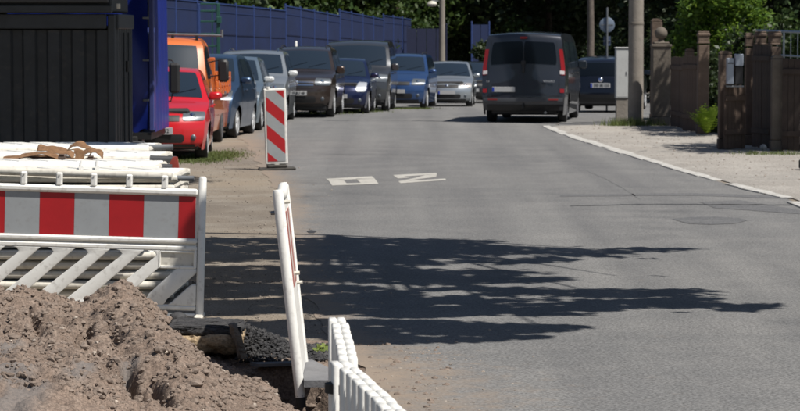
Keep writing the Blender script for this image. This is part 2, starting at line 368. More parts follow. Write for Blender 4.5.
b = MB(); P = []
for (a, c) in dense([(588, 171), (606, 179), (622, 187), (640, 199)], 6, 0.4):
    q = G(a, c, 0.0065); P.append([q + Vector((-.012, 0, 0)), q + Vector((.012, 0, 0))])
b.grid(P).build('seam_and_shadow', mat('old_seam', (0.125, 0.125, 0.124), 0.9), road)
pp = [(672, 219), (690, 217), (715, 216.5), (740, 218), (747, 220.5), (735, 223.5), (710, 224.5), (688, 223.5)]
flat('patch_and_shadow', [pp], patch_shadow_m, 0.0075, road)
flat('patch_and_shadow', [[(560, 194.5), (690, 193), (800, 196), (800, 199), (690, 195.5), (560, 196.5)]], patch_shadow_m, 0.0065, road)  # fainter second cable shadow, painted as a darker strip
flat('patch_and_shadow', [[(700, 202), (740, 200), (800, 210), (800, 214), (760, 211), (715, 208)]], patch_shadow_m, 0.007, road)
# manhole-like dark spot near the tilted board
flat('tar_spot', [[(306.5, 231), (311, 229.8), (317, 231), (314, 233), (309, 233)]], tar_shadow_m, 0.007, road)

# ================================================================== excavation and spoil heap
X0, X1, Y0, Y1 = PIT
dx = 0.016; xs = np.arange(X0, X1 + dx * 0.5, (X1 - X0) / round((X1 - X0) / dx)); yy = np.arange(Y0, Y1 + 0.001, (Y1 - Y0) / round((Y1 - Y0) / 0.02))
GX, GY = np.meshgrid(xs, yy)
def gauss(cx, cy, rx, ry, h, p=2.0): return h * np.exp(-(((np.abs(GX - cx) / rx) ** p + (np.abs(GY - cy) / ry) ** p)))
def sstep(a, b, v): t = np.clip((v - a) / (b - a), 0, 1); return t * t * (3 - 2 * t)
Z = np.zeros_like(GX)
wob = (fbm(GX * 2.2, GY * 2.2, 4) - 0.5)
# pit: east of the heap, north edge steep
PL = -1.12 + (16.0 - GY) * 0.40
pit = sstep(-0.14, 0.14, GX - PL + wob * 0.2) * (1 - sstep(15.45, 15.62, GY + wob * 0.3)) * (1 - sstep(-0.52, -0.30, GX + wob * 0.2))
Z -= 0.62 * pit
front = (1 - sstep(14.9, 15.9, GY)) * sstep(-0.75, -0.4, GX) * (1 - sstep(-0.32, -0.12, GX)); Z -= 0.12 * front; far = sstep(-0.3, 0.0, GX)
low = (1 - sstep(12.5, 14.6, GY)) * sstep(-1.6, -0.9, GX) * (1 - sstep(-0.35, -0.1, GX)); Z = Z - 0.25 * low
# heap: a plateau sloping toward the pit
RX = GX - np.clip(16.2 - GY, 0, 3) * 0.24
ridge = np.interp(RX, [-3.9, -3.0, -2.62, -2.38, -2.14, -2.02, -1.86, -1.76, -1.66, -1.55, -1.44, -1.30, -1.13, -1.0, -0.8, 0.6],
                  [0.36, 0.37, 0.385, 0.37, 0.32, 0.315, 0.40, 0.42, 0.36, 0.25, 0.13, 0.03, -0.02, -0.02, 0.0, 0.0])
acrossY = np.exp(-np.clip(GY - 16.35, 0, 9) ** 2 / 0.10) * np.where(GY < 16.35, 1 - 0.28 * sstep(0.0, 3.2, 16.35 - GY), 1)
Z = Z + ridge * acrossY
# gullies and clefts
def gully(pts, wd, dp):
    global Z
    for (a, c), (e, g) in zip(pts[:-1], pts[1:]):
        for t in np.linspace(0, 1, 10): Z -= dp * 0.16 * np.exp(-(((GX - (a + (e - a) * t)) / wd) ** 2 + ((GY - (c + (g - c) * t)) / (wd * 1.8)) ** 2))
rough = sstep(-0.1, 0.25, np.abs(Z)) * 0.8 + 0.35
edge = np.minimum.reduce([GX - X0, X1 - GX, Y1 - GY]); em = sstep(0, 0.12, edge)
Z += em * rough * ((fbm(GX * 3.5, GY * 3.5, 3) - 0.5) * 0.12 + (fbm(GX * 13, GY * 10, 5, 0.60) - 0.5) * 0.10 + (np.maximum(fbm(GX * 34 + 9, GY * 30, 3, .6), 0.5) - 0.5) * 0.05) * (1 - 0.93 * far)
Z *= em; Z += 0.001 + 0.0
ny, nx = GX.shape
def soil_z(x, y):
    i = int(np.clip(round((x - X0) / (X1 - X0) * (nx - 1)), 0, nx - 1)); j = int(np.clip(round((y - Y0) / (Y1 - Y0) * (ny - 1)), 0, ny - 1)); return float(Z[j, i])
def hit_soil(px, py):
    d = ray(px, py); t = 9.0 / d.y
    while t * d.y < 17:
        x, y_, z = d.x * t, d.y * t, HC + d.z * t
        if X0 < x < X1 and z <= soil_z(x, y_): return Vector((x, y_, z))
        t += 0.01
    return G(px, py)
def cleft(pts, wd, dp):
    global Z
    q = [hit_soil(a, c) for a, c in pts]; ac = np.zeros_like(Z)
    for a, c in zip(q[:-1], q[1:]):
        for t in np.linspace(0, 1, 12): m_ = a + (c - a) * t; ac = np.maximum(ac, np.exp(-(((GX - m_.x) / wd) ** 2 + ((GY - m_.y) / (wd * 2)) ** 2)))
    Z = Z - dp * ac * (.6 + .8 * fbm(GX * 20, GY * 20, 2))
for pts, wd, dp in [([(28, 305), (36, 322), (42, 336)], .03, .09), ([(66, 338), (76, 333), (86, 328)], .035, .12), ([(86, 328), (76, 345)], .03, .10), ([(126, 366), (132, 382), (140, 398)], .035, .14), ([(148, 374), (158, 392), (168, 402)], .03, .11),
                    ([(42, 372), (66, 370)], .02, .07), ([(10, 322), (20, 330)], .02, .06), ([(112, 333), (120, 340)], .025, .08), ([(95, 356), (110, 362)], .02, .06), ([(60, 318), (70, 322)], .025, .06), ([(170, 352), (186, 372)], .02, .05)]: cleft(pts, wd, dp)
SOIL = (xs, yy, Z)
Vn = np.stack([GX, GY, Z], -1).reshape(-1, 3)
I = np.arange(nx * ny).reshape(ny, nx); Q = np.stack([I[:-1, :-1], I[:-1, 1:], I[1:, 1:], I[1:, :-1]], -1).reshape(-1, 4)
heap_m, hm, hb, hnt = stone_mat('heap_soil', (0.145, 0.108, 0.085), (0.19, 0.142, 0.112), (0.225, 0.178, 0.145), fine=70, mid=9.0, bump=0.8)
# patches of grey clay-like earth and a darker damp zone, as a colour of the soil itself
gm_ = np.zeros_like(GX)
for (a, c, wx, wy) in [(4, 350, .10, .30), (12, 375, .11, .35), (28, 392, .10, .3), (6, 400, .14, .4), (74, 372, .07, .12), (84, 366, .06, .10), (130, 375, .05, .1)]:
    m_ = hit_soil(a, c); gm_ = np.maximum(gm_, np.exp(-(((GX - m_.x) / wx) ** 2 + ((GY - m_.y) / wy) ** 2) ** 1.5))
gm_ = .62 * np.clip(gm_ * 1.3 * (.5 + fbm(GX * 14, GY * 9, 4)), 0, 1)
me = np_mesh('excavated_soil', Vn, Q, heap_m, True); at_ = me.attributes.new('clay', 'FLOAT', 'POINT'); at_.data.foreach_set('value', gm_.astype(np.float32).ravel())
an = hnt.nodes.new('ShaderNodeAttribute'); an.attribute_name = 'clay'; mxx = hnt.nodes.new('ShaderNodeMix'); mxx.data_type = 'RGBA'; mxx.inputs[7].default_value = (0.145, 0.14, 0.138, 1)
hnt.links.new(an.outputs['Fac'], mxx.inputs[0]); hnt.links.new(hm.outputs[2], mxx.inputs[6]); hnt.links.new(mxx.outputs[2], hb.inputs['Base Color'])
soil = link('excavated_soil', me, None, 'structure')
# irregular stone pieces
def rock(rs, sx, sy, sz, sub=1, jag=0.25):
    import bmesh
    bm = bmesh.new(); bmesh.ops.create_icosphere(bm, subdivisions=sub, radius=1.0)
    for v in bm.verts:
        k = 1 + rs.uniform(-jag, jag); v.co = Vector((v.co.x * sx * k, v.co.y * sy * k, v.co.z * sz * (1 + rs.uniform(-jag, jag))))
    vs = [v.co.copy() for v in bm.verts]; fs = [tuple(v.index for v in f.verts) for f in bm.faces]; bm.free(); return vs, fs
rs = random.Random(11); protos = [rock(rs, 1, rs.uniform(.6, 1), rs.uniform(.45, .8)) for _ in range(10)]
def scatter(name, n, sampler, smin, smax, m, seed, power=2.5):
    rs = random.Random(seed); V = []; Fc = []
    for _ in range(n):
        p = sampler(rs)
        if p is None: continue
        vs, fs = protos[rs.randrange(10)]; s = smin + (smax - smin) * rs.random() ** power
        M = Matrix.Rotation(rs.uniform(0, 6.3), 3, 'Z') @ Matrix.Rotation(rs.uniform(-.6, .6), 3, 'X'); o = len(V)
        V += [tuple(M @ v * s + p) for v in vs]; Fc += [tuple(i + o for i in f) for f in fs]
    me = bpy.data.meshes.new(name); me.from_pydata(V, [], Fc); me.materials.append(m); return link(name, me, None, 'stuff')
def on_heap(rs):
    x = rs.uniform(-3.4, 0.3); y_ = rs.uniform(12.5, 16.7); z = soil_z(x, y_)
    if x > -0.35 and rs.random() < .85: return None
    return Vector((x, y_, z))
clod_m = mat('soil_clods', (0.14, 0.105, 0.082), 0.95, var=0.25, vscale=14, col2=(0.24, 0.19, 0.155), bump=0.4)
tag(scatter('soil_clods', 26000, on_heap, 0.003, 0.028, clod_m, 5, 4.2), 'brown soil crumbs and clods strewn over the heap', 'soil clods')
tag(scatter('pale_stones', 500, on_heap, 0.004, 0.018, mat('pale_pebble', (0.42, 0.36, 0.30), 0.9, var=0.2, vscale=20), 6, 2.5), 'small pale pebbles mixed into the soil heap', 'pebbles')
# bigger clods, one by one
for i, (px, py, r_) in enumerate([(250, 372, .035), (256, 380, .04), (262, 390, .045), (268, 398, .04), (276, 371, .03), (195, 384, .05), (160, 350, .045), (118, 288, .05), (137, 286, .03), (60, 352, .04), (205, 372, .03), (140, 400, .05), (98, 392, .045), (225, 398, .04), (320, 398, .035), (312, 406, .04), (15, 338, .04), (178, 338, .03)]):
    p = hit_soil(px, py); vs, fs = rock(rs, r_ * .75, r_ * .6, r_ * .5, 2, 0.26)
    o = MB().add(vs, fs).build('soil_clod', clod_m, None); o.location = p
    wh = 'left part of the heap' if px < 100 else 'middle of the heap' if px < 200 else 'right flank of the heap' if px < 240 else 'edge of the dug pit'
    tag(o, 'brown lump of earth on the ' + wh, 'clod', 'lumps of earth lying on the soil heap and pit edge')
# verge gravel
grv = mat('verge_gravel', (0.12, 0.10, 0.085), 0.95, var=0.3, vscale=3, col2=(0.36, 0.31, 0.26))
def on_verge(rs):
    y_ = rs.uniform(17, 40) if rs.random() < .5 else rs.uniform(12, 22); x = lin(LEFT, y_) + rs.gauss(-0.3 if y_ > 17 else .25, 0.5 if y_ > 17 else .28)
    if x < PIT[1] and y_ < PIT[3] + .05: return None
    return Vector((x, y_, 0.004))
tag(scatter('verge_gravel', 2200, on_verge, 0.003, 0.016, grv, 9, 3.5), 'loose gravel along the dusty left edge of the road', 'gravel')
def on_pv(rs):
    y_ = rs.uniform(34, 57); x = lin(KTAB, y_) + rs.uniform(.2, 4); return Vector((x, y_, 0.03))
tag(scatter('pavement_gravel', 1500, on_pv, 0.006, 0.025, grv, 19, 3.0), 'fine gravel lying on the pale right pavement', 'gravel')

# broken asphalt crust at the edge of the pit
asph_dark, _, _, _ = stone_mat('broken_asphalt', (0.035, 0.035, 0.037), (0.055, 0.054, 0.055), (0.075, 0.072, 0.07), fine=60, mid=8, bump=1.0)
tan_m, _, _, _ = stone_mat('sandy_underlayer', (0.27, 0.20, 0.12), (0.36, 0.27, 0.17), (0.32, 0.25, 0.17), fine=60, mid=8, bump=0.8)
def lump(w_, d_, h_, seed, amp, k=5):
    import bmesh
    bm = bmesh.new(); bmesh.ops.create_icosphere(bm, subdivisions=k, radius=1.0); b = MB()
    co = np.array([v.co[:] for v in bm.verts]); m_ = np.max(np.abs(co), axis=1)[:, None]; q = co / m_; co = (q * .8 + co * .2)
    co = co * np.array([w_ / 2, d_ / 2, h_ / 2]); nn_ = fbm(co[:, 0] * 22 + seed * 3.1 + co[:, 2] * 30, co[:, 1] * 22 + co[:, 2] * 17, 4, .6) - .5
    n2 = fbm(co[:, 0] * 7 + seed, co[:, 1] * 7 + co[:, 2] * 9, 2) - .5
    co = co + q * (nn_ * amp * 2 + n2 * amp * 2.5)[:, None]
    b.add([Vector(c) for c in co], [tuple(v.index for v in f.verts) for f in bm.faces]); bm.free(); return b
p = W(207, 336, 16.15); t = thing('broken_slab', 'broken asphalt slab with a tan underside jutting over the pit', 'slab', (p.x, p.y, p.z))
def jag_slab(w_, d_, h_, n, seed, j=0.03):
    q = random.Random(seed); out = []
    for k in range(n):
        a = 2 * math.pi * k / n; c, s_ = math.cos(a), math.sin(a); e = 1 / max(abs(c), abs(s_)) * 0.93
        out.append((c * e * w_ / 2 + q.uniform(-j, j), s_ * e * d_ / 2 + q.uniform(-j, j)))
    return out
po = jag_slab(0.44, 0.55, 0, 22, 3, 0.02)
lump(.47, .56, .05, 5, .014).build('asphalt_top', asph_dark, t, 60); t.children[-1].location.z = .055
lump(.46, .66, .10, 6, .022).build('sandy_layer', tan_m, t, 60); t.children[-1].location.z = -.02
b = MB()
for k in range(420):
    vs, fs = protos[k % 10]; s = rs.uniform(.005, .016); b.add([v * s + Vector((rs.uniform(-.21, .21), rs.uniform(-.27, .25), 0.076)) for v in vs], fs)
o = b.build('crumbled_surface', asph_dark, t); o['kind'] = 'stuff'
p = W(238, 341, 15.75); t = thing('upright_crust', 'thin grey piece of crust standing on edge beside the broken slab', 'slab', (p.x, p.y, p.z), 0.2, None, R(-16))
lump(.035, .20, .21, 8, .012).build('crust', mat('grey_crust', (0.17, 0.15, 0.125), .9, var=.3, vscale=12, bump=.5), t)
# asphalt ledge with rubble (the road bed edge north of the pit)
def on_ledge(rs):
    px = 236 + 96 * rs.random() ** 1.25; lo = 324 + (px - 236) * .34 if px < 296 else 344; hi = 364 if px < 300 else 364 - (px - 300) * .12; py = rs.triangular(lo, hi, (lo + hi) / 2)
    q = G(px, min(py, 363)); hgt = (0.10 * max(0, 1 - abs(px - 244) / 60) + .03) * math.sin(math.pi * min(1, max(0, (py - lo) / (hi - lo)))); return q + Vector((0, 0, rs.uniform(0, max(.01, hgt))))
tag(scatter('asphalt_rubble', 8000, on_ledge, 0.003, 0.026, asph_dark, 21, 3.6), 'heap of black crumbled asphalt along the far edge of the pit', 'asphalt rubble')
slab_m = mat('grey_concrete_slab', (0.15, 0.15, 0.155), .85, var=.12, vscale=5, bump=.3, bscale=30)
q = [G(268, 366), G(303, 364.5), G(318, 365.5), G(345, 378), G(345, 383), G(306, 383)]
ps = [(a.x, a.y) for a in (G(300, 362.5), G(312, 362), G(345, 378), G(345, 383), G(304, 383))]
ps2 = [(a.x, a.y) for a in (G(250, 364.5), G(299, 363), G(301, 365.3), G(258, 366.3))]
t = thing('concrete_slab', 'smooth grey concrete slab in the ground between tilted board and picket fence', 'slab', (0, 0, 0))
MB().prism(ps, -0.025, 0.016, 'xy').build('slab_body', slab_m, t); MB().prism(ps2, -0.004, 0.014, 'xy').build('slab_lip', slab_m, t)
for i, (px, py, r_) in enumerate([(178, 318, .055), (181, 330, .06), (186, 344, .045)]):
    p = W(px, py, 16.6); o = MB().add(*rock(rs, r_, r_ * .9, r_ * .8, 2, .12)).build('dark_stone', mat('dark_stone', (0.05, 0.05, 0.052), .9, var=.3, vscale=10, bump=.5), None, 40); o.location = p
    tag(o, ['small dark rounded stone below the barrier post', 'dark rounded stone in the middle of the three below the barrier post', 'dark stone lowest of three between heap and broken slab'][i], 'stone', 'dark stones by the heap')
# little weed beside the pickets
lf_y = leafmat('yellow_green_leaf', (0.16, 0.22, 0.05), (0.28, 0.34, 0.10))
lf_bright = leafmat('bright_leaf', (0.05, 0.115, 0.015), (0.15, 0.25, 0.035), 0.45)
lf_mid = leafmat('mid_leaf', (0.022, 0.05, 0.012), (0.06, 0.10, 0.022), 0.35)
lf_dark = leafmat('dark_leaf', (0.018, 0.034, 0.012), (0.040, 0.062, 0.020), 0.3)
grass_m = leafmat('grass_blade', (0.07, 0.11, 0.025), (0.17, 0.20, 0.07), 0.3)
p = G(324, 355); P = np.array([[p.x + rs.gauss(0, .025), p.y + rs.gauss(0, .05), 0.02 + abs(rs.gauss(0, .02))] for _ in range(34)])
tag(link('weed', leaf_mesh('weed', P, 0.055, lf_y, 3)), 'small yellow green weed beside the white picket fence', 'weed')
# grass tufts
def blades(name, pts, h, n, m, label, seed, spread=0.3):
    q = random.Random(seed); V = []; Fc = []
    for (cx, cy, sx, sy) in pts:
        for _ in range(n):
            x = cx + q.gauss(0, sx); y_ = cy + q.gauss(0, sy); z = gz(y_); hh = h * q.uniform(.4, 1.2); lx, ly = q.gauss(0, spread * hh), q.gauss(0, spread * hh); a = q.uniform(0, 3.1); wx, wy = .006 * math.cos(a) * 1.5, .006 * math.sin(a); o = len(V)
            V += [(x - wx, y_ - wy, z), (x + wx, y_ + wy, z), (x + lx, y_ + ly, z + hh)]; Fc.append((o, o + 1, o + 2))
    me = bpy.data.meshes.new(name); me.from_pydata(V, [], Fc); me.materials.append(m); o = link(name, me, None, 'stuff'); o['label'] = label; o['category'] = 'grass'; return o
g1 = G(205, 161); blades('grass', [(g1.x - .15, g1.y + .5, .22, .6), (g1.x + .1, g1.y + 1.8, .2, .8)], 0.035, 2400, grass_m, 'short grass under and beside the red car', 3)
blades('grass', [(-2.2, 66, .5, .5), (-1.2, 69.5, .4, .5), (.3, 75, .4, .5)], 0.07, 500, grass_m, 'thin grass growing under the far row of parked cars', 4)
g2 = G(632, 127); blades('grass', [(g2.x - .15, g2.y - .05, .22, .15), (g2.x + .45, g2.y + .3, .3, .2)], 0.2, 700, grass_m, 'weeds around the foot of the concrete pole', 5)
g3 = G(775, 156); blades('grass', [(g3.x, g3.y, .35, .25)], 0.08, 900, grass_m, 'patch of short grass in front of the dark gate', 6)
# ================================================================== striped barrier (front left)
def barrier():
    Yb = 18.3; s = F / Yb; p = W(199.5, 319, Yb)
    t = thing('striped_barrier', 'white plastic road barrier with red and white board and slanted slats behind the soil heap', 'barrier', (p.x, Yb, 0.0), 0.0, None, R(1.7))
    Lb = -2.12
    MB().tube([(0.0, 0, -0.01), (0, 0, 0.985), (0, 0, 0.997)], [0.028, 0.028, 0.018], 14).build('end_post', white_pl, t, 40)
    MB().tube([(Lb, 0, 0.0), (Lb, 0, 0.985), (Lb, 0, 0.997)], [0.028, 0.028, 0.018], 14).build('end_post', white_pl, t, 40)
    MB().box(((Lb) / 2, 0, 0.883), (-Lb - 0.055, 0.058, 0.052), 0.016).build('top_rail', white_pl, t)
    MB().box(((Lb) / 2, 0, 0.538), (-Lb - 0.055, 0.056, 0.038), 0.012).build('middle_rail', white_pl, t)
    MB().box(((Lb) / 2, 0.004, 0.512), (-Lb - 0.057, 0.03, 0.014)).build('groove', white_dim, t)
    MB().box(((Lb) / 2, 0, 0.487), (-Lb - 0.055, 0.052, 0.038), 0.010).build('upper_frame_rail', white_pl, t)
    MB().box(((Lb) / 2, 0, 0.066), (-Lb - 0.055, 0.052, 0.038), 0.012).build('lower_frame_rail', white_pl, t)
    MB().box(((Lb) / 2, 0, 0.012), (-Lb - 0.055, 0.05, 0.03), 0.01).build('bottom_rail', white_pl, t)
    xs_ = [-0.045, -0.165, -0.41, -0.655, -0.90, -1.145, -1.39, -1.635, -1.88, -2.08]
    MB().box(((Lb) / 2, 0.006, 0.707), (-Lb - 0.06, 0.02, 0.308)).build('backing_board', white_pl, t)
    for i in range(len(xs_) - 1):
        a, b_ = xs_[i], xs_[i + 1]
        MB().box(((a + b_) / 2, -0.0075, 0.7075), (a - b_ - 0.0012, 0.004, 0.296)).build('red_panel' if i % 2 == 0 else 'white_panel', refl_red if i % 2 == 0 else refl_white, t)
    for px in (165, 129.5, 94, 59.5, 24, -11, -46):
        x = (px - 203) / 142.0
        MB().box((x, 0, 0.952), (0.044, 0.05, 0.092), 0.009).build('clip', white_pl, t)
        MB().lathe([(0.006, 0), (0.006, 0.004)], (x, -0.029, 0.975), 'y', 8).build('clip_hole', mat('grey_hole', (.2, .2, .2)), t)
    for c in (-2.03, -1.78, -1.54, -1.29, -1.045, -0.80, -0.56, -0.317):
        poly = [(c - 0.05, 0.4705), (c - 0.012, 0.460), (c + 0.004, 0.438), (c - 0.008, 0.420), (c - 0.385, 0.106), (c - 0.415, 0.092), (c - 0.43, 0.083),
                (c - 0.192, 0.083), (c - 0.218, 0.096), (c - 0.224, 0.112), (c - 0.210, 0.13), (c + 0.145, 0.455), (c + 0.165, 0.4705)]
        poly = [(max(x, Lb + .03), z) for x, z in poly]
        if c > -0.4: poly = poly[:-2] + [(c + 0.03, 0.352), (c + 0.03, 0.4705)]
        MB().prism(poly, -0.024, 0.024).bevel(.009).build('diagonal_slat', white_pl, t, 50)
    MB().box((-0.165, 0.004, 0.41), (0.26, 0.03, 0.13), 0.006).build('corner_plate', white_dim, t)
    for q in ((-0.165, 0.462, 0.24, 0.016), (-0.165, 0.352, 0.24, 0.02), (-0.293, 0.41, 0.02, 0.13), (-0.04, 0.41, 0.022, 0.13)):
        MB().box((q[0], -0.006, q[1]), (q[2], 0.036, q[3]), 0.005).build('plate_rim', white_pl, t)
    poly = [(-0.03, 0.352), (-0.12, 0.352), (-0.115, 0.345), (-0.30, 0.155), (-0.33, 0.083), (-0.215, 0.083), (-0.20, 0.115), (-0.03, 0.27)]
    MB().prism([(-0.028, 0.345), (-0.17, 0.345), (-0.36, 0.16), (-0.40, 0.083), (-0.255, 0.083), (-0.235, 0.12), (-0.028, 0.315)], -0.023, 0.023).bevel(.009).build('diagonal_slat', white_pl, t, 50)
    MB().prism([(-0.028, 0.235), (-0.05, 0.235), (-0.075, 0.222), (-0.205, 0.10), (-0.23, 0.083), (-0.028, 0.083)], -0.022, 0.022).bevel(.008).build('corner_gusset', white_pl, t)
    MB().box((0.0, 0, 0.01), (0.06, 0.3, 0.03), 0.01).build('foot', white_dim, t)
barrier()

# ================================================================== stack of barrier panels lying flat behind it
def flat_panel():
    t = thing('stacked_panel', 'x', 'barrier panel', (0, 0, 0), 0, 'white barrier panels lying in the stack')
    L_, D = 2.1, 1.02; h = 0.033
    for y_ in (0.03, D - 0.03): MB().tube([(-L_, y_, h), (-0.02, y_, h), (0, y_, h)], [0.031, 0.031, 0.024], 10).build('rail', white_dim, t, 40)
    for x in (-L_ + .03, -0.04): MB().tube([(x, 0.06, h), (x, D - 0.06, h)], 0.026, 8).build('end_bar', white_dim, t, 40)
    MB().box((-L_ / 2, D / 2, h + .008), (L_ - 0.10, D - .10, 0.046), 0.006).build('board', mat('clean_white_plastic', (.86, .86, .84), .5, var=.02), t)
    for k in range(8):
        x = -0.25 - k * 0.235
        MB().prism([(x, 0.61), (x + .17, 0.61), (x - .06, 0.98), (x - .23, 0.98)], h + .028, h + .037, 'xy').build('slat', white_pl, t)
    return t
proto = flat_panel(); first = True
rs = random.Random(4)
for row, (y0, xr, n, zb) in enumerate([(19.14, -1.67, 13, .02), (20.19, -1.84, 13, .035), (21.24, -2.0, 13, .055), (22.29, -2.16, 13, .078), (21.9, -3.72, 14, .06)]):
    for k in range(n):
        o = proto if first else copy_tree(proto); first = False
        fan = 0.0
        o.location = (xr + rs.uniform(-0.035, 0.035) - (0.0 if k > n - 3 else rs.uniform(0, 0.07)), y0 + rs.uniform(-0.02, 0.02) + (0.0 if (row or k > n - 3) else rs.choice((.16, .22, .34, .4))), zb + k * 0.0735); o.rotation_euler = (rs.uniform(-.004, .004), 0, rs.uniform(-0.012, 0.012) - 0.02)
        if k == n - 1:
            o['label'] = ['topmost white barrier panel at the front edge of the stack', 'topmost white panel in the middle row of the stack, right of the brown straps', 'topmost white panel in the third row of the stack, under the end of the straps', 'topmost white panel at the far side of the stack by the dark container', 'grey shaded top panel at the left end of the stack'][row]
        elif row == 0 and k >= n - 6: o['label'] = '%s panel from the top in the front row of the white panel stack' % ['', 'second', 'third', 'fourth', 'fifth', 'sixth'][n - 1 - k]
        else: o['label'] = 'white plastic barrier panel lying flat inside the stack behind the striped barrier'
    if row == 0: pass
# loose rods and pipes on top and sticking out of the stack
def pipe(name, a, b_, r_, m, label, grp=None, cat='pipe'):
    a = Vector(a); b_ = Vector(b_); t = MB().tube([(0, 0, 0), tuple(b_ - a)], r_, 12).build(name, m, None, 40); t.location = a; return tag(t, label, cat, grp)
zt = 0.02 + 13 * 0.0735
grey_pipe = mat('grey_pipe', (0.17, 0.18, 0.19), .45, metal=.3, var=.15)
pipe('grey_pipe', W(155, 178, 19.3), W(194, 178.5, 19.3), 0.021, grey_pipe, 'thin grey pipe sticking out to the right above the striped barrier')
pipe('grey_pipe', W(138, 147.5, 22.8), W(173, 147, 22.8), 0.026, grey_pipe, 'grey pipe sticking out at the far right corner of the stack')
pipe('grey_pipe', W(150, 159, 21.0), W(176, 160, 21.0), 0.03, mat('dark_pipe', (.05, .052, .056), .5), 'dark pipe sticking out of the right side of the stack')
pipe('grey_pipe', W(150, 167, 20.6), W(172, 168, 20.6), 0.03, mat('dark_pipe', (.05, .052, .056), .5), 'lower dark pipe at the right side of the stack, beside the red bracket')
rd = W(173, 172, 20.7)
t = thing('red_bracket', 'small faded red metal bracket at the right end of the stack, below the red car', 'bracket', (rd.x, rd.y, rd.z))
MB().prism([(-.045, .03), (.0, .12), (.035, .12), (.05, .02), (.03, .0), (.0, .0)], -.03, .03).build('plate', mat('faded_red', (.30, .045, .03), .6, var=.2), t)
MB().box((.0, 0, -.02), (.06, .10, .06), .01).build('base', mat('faded_red', (.30, .045, .03), .6), t)
# support column for bracket = pallet post
pal = mat('pallet_wood', (.16, .12, .085), .9, var=.25, vscale=9)
t = thing('pallet', 'dark timber support under the pipes at the right side of the stack', 'pallet', (rd.x - .1, 20.75, 0))
for i in range(3): MB().box((-.02, .2 * i - .2, rd.z / 2 - .03), (.09, .09, rd.z - .06), .005).build('post', pal, t)
for i in range(5): MB().box((-.02, .12 * i - .24, rd.z - .045), (.30, .1, .022), .003).build('board', pal, t)
for x, label in ((-2.45, 'white plastic rod lying across the stack near the brown straps'), (-2.33, 'second white rod lying across the stack near the brown straps')):
    pipe('white_rod', (x + .08, 19.3, zt + .03), (x, 20.0, zt + .035), 0.018, white_pl, label, None, 'rod')
pipe('white_tube', W(-30, 170, 19.15) , W(172, 176.5, 19.08), 0.03, white_dim, 'long cream tube lying along the front of the stack just above the striped barrier', None, 'tube')
# brown tie-down strap in a heap
strap_m = mat('brown_webbing', (0.15, 0.075, 0.034), .9, var=.3, vscale=25, bump=.6, bscale=200, col2=(.27, .15, .075))
def ribbon(pts, wv, Y, name, parent, org):
    P = []
    n = len(pts)
    Q = [W(a, c, Y) for a, c in pts]
    S = []
    for i in range(n - 1):
        for k in range(6):
            t_ = k / 6; p0 = Q[max(i - 1, 0)]; p1 = Q[i]; p2 = Q[i + 1]; p3 = Q[min(i + 2, n - 1)]
            S.append(0.5 * ((2 * p1) + (p2 - p0) * t_ + (2 * p0 - 5 * p1 + 4 * p2 - p3) * t_ ** 2 + (3 * p1 - p0 - 3 * p2 + p3) * t_ ** 3))
    S.append(Q[-1]); wv = Vector(wv)
    for i, q in enumerate(S):
        ph = math.sin(i * 0.45) * 0.3; v = wv * (1 + 0.1 * math.sin(i)) + Vector((0.01 * ph, 0, 0.012 * ph)); q = q - org
        P.append([q - v, q, q + v])
    up = Vector((0, -.002, .0035)); b = MB().grid(P); b.grid([[a - up, c - up, d - up] for a, c, d in P], True)
    return b.build(name, strap_m, parent, 50)
og = W(70, 158, 21.2)
t = thing('tie_down_strap', 'brown webbing tie-down strap lying in a tangled heap on top of the white panels', 'strap', tuple(og))
ribbon([(3, 158), (15, 157), (30, 156.5), (45, 157), (56, 156)], (0, .05, .010), 21.2, 'strap_end', t, og)
ribbon([(37, 150), (39, 147.5), (48, 148.5), (58, 150), (68, 152), (74, 156)], (0, .04, .024), 21.25, 'webbing', t, og)
ribbon([(20, 156), (32, 154), (44, 153), (56, 156), (62, 159)], (0, .05, .012), 21.15, 'webbing', t, og)
ribbon([(66, 156), (68, 149), (74, 144.5), (80, 143.5), (87, 147), (92, 152), (88, 157)], (0.005, .045, .018), 21.35, 'webbing', t, og)
ribbon([(70, 150), (73, 149), (78, 150), (80, 155), (78, 161)], (.035, .01, .004), 21.1, 'webbing', t, og)
ribbon([(83, 153), (90, 150), (97, 151), (102, 154), (103, 158)], (0, .05, .018), 21.2, 'webbing', t, og)
ribbon([(58, 159), (66, 160), (76, 159), (86, 161), (94, 159)], (0, .05, .012), 21.1, 'webbing', t, og)
for (a, c, d) in ((62, 157.5, 8), (91, 159, 6)):
    q = W(a, c, 21.05) - og; MB().box(q, (.06, .04, .03), .006).box(q + Vector((0, -.01, .022)), (.045, .03, .012), .003).tube([q + Vector((-.03, -.02, 0)), q + Vector((.03, -.02, 0))], .009, 8).build('ratchet', mat('rusty_ratchet', (.13, .09, .07), .5, metal=.6, var=.4), t)

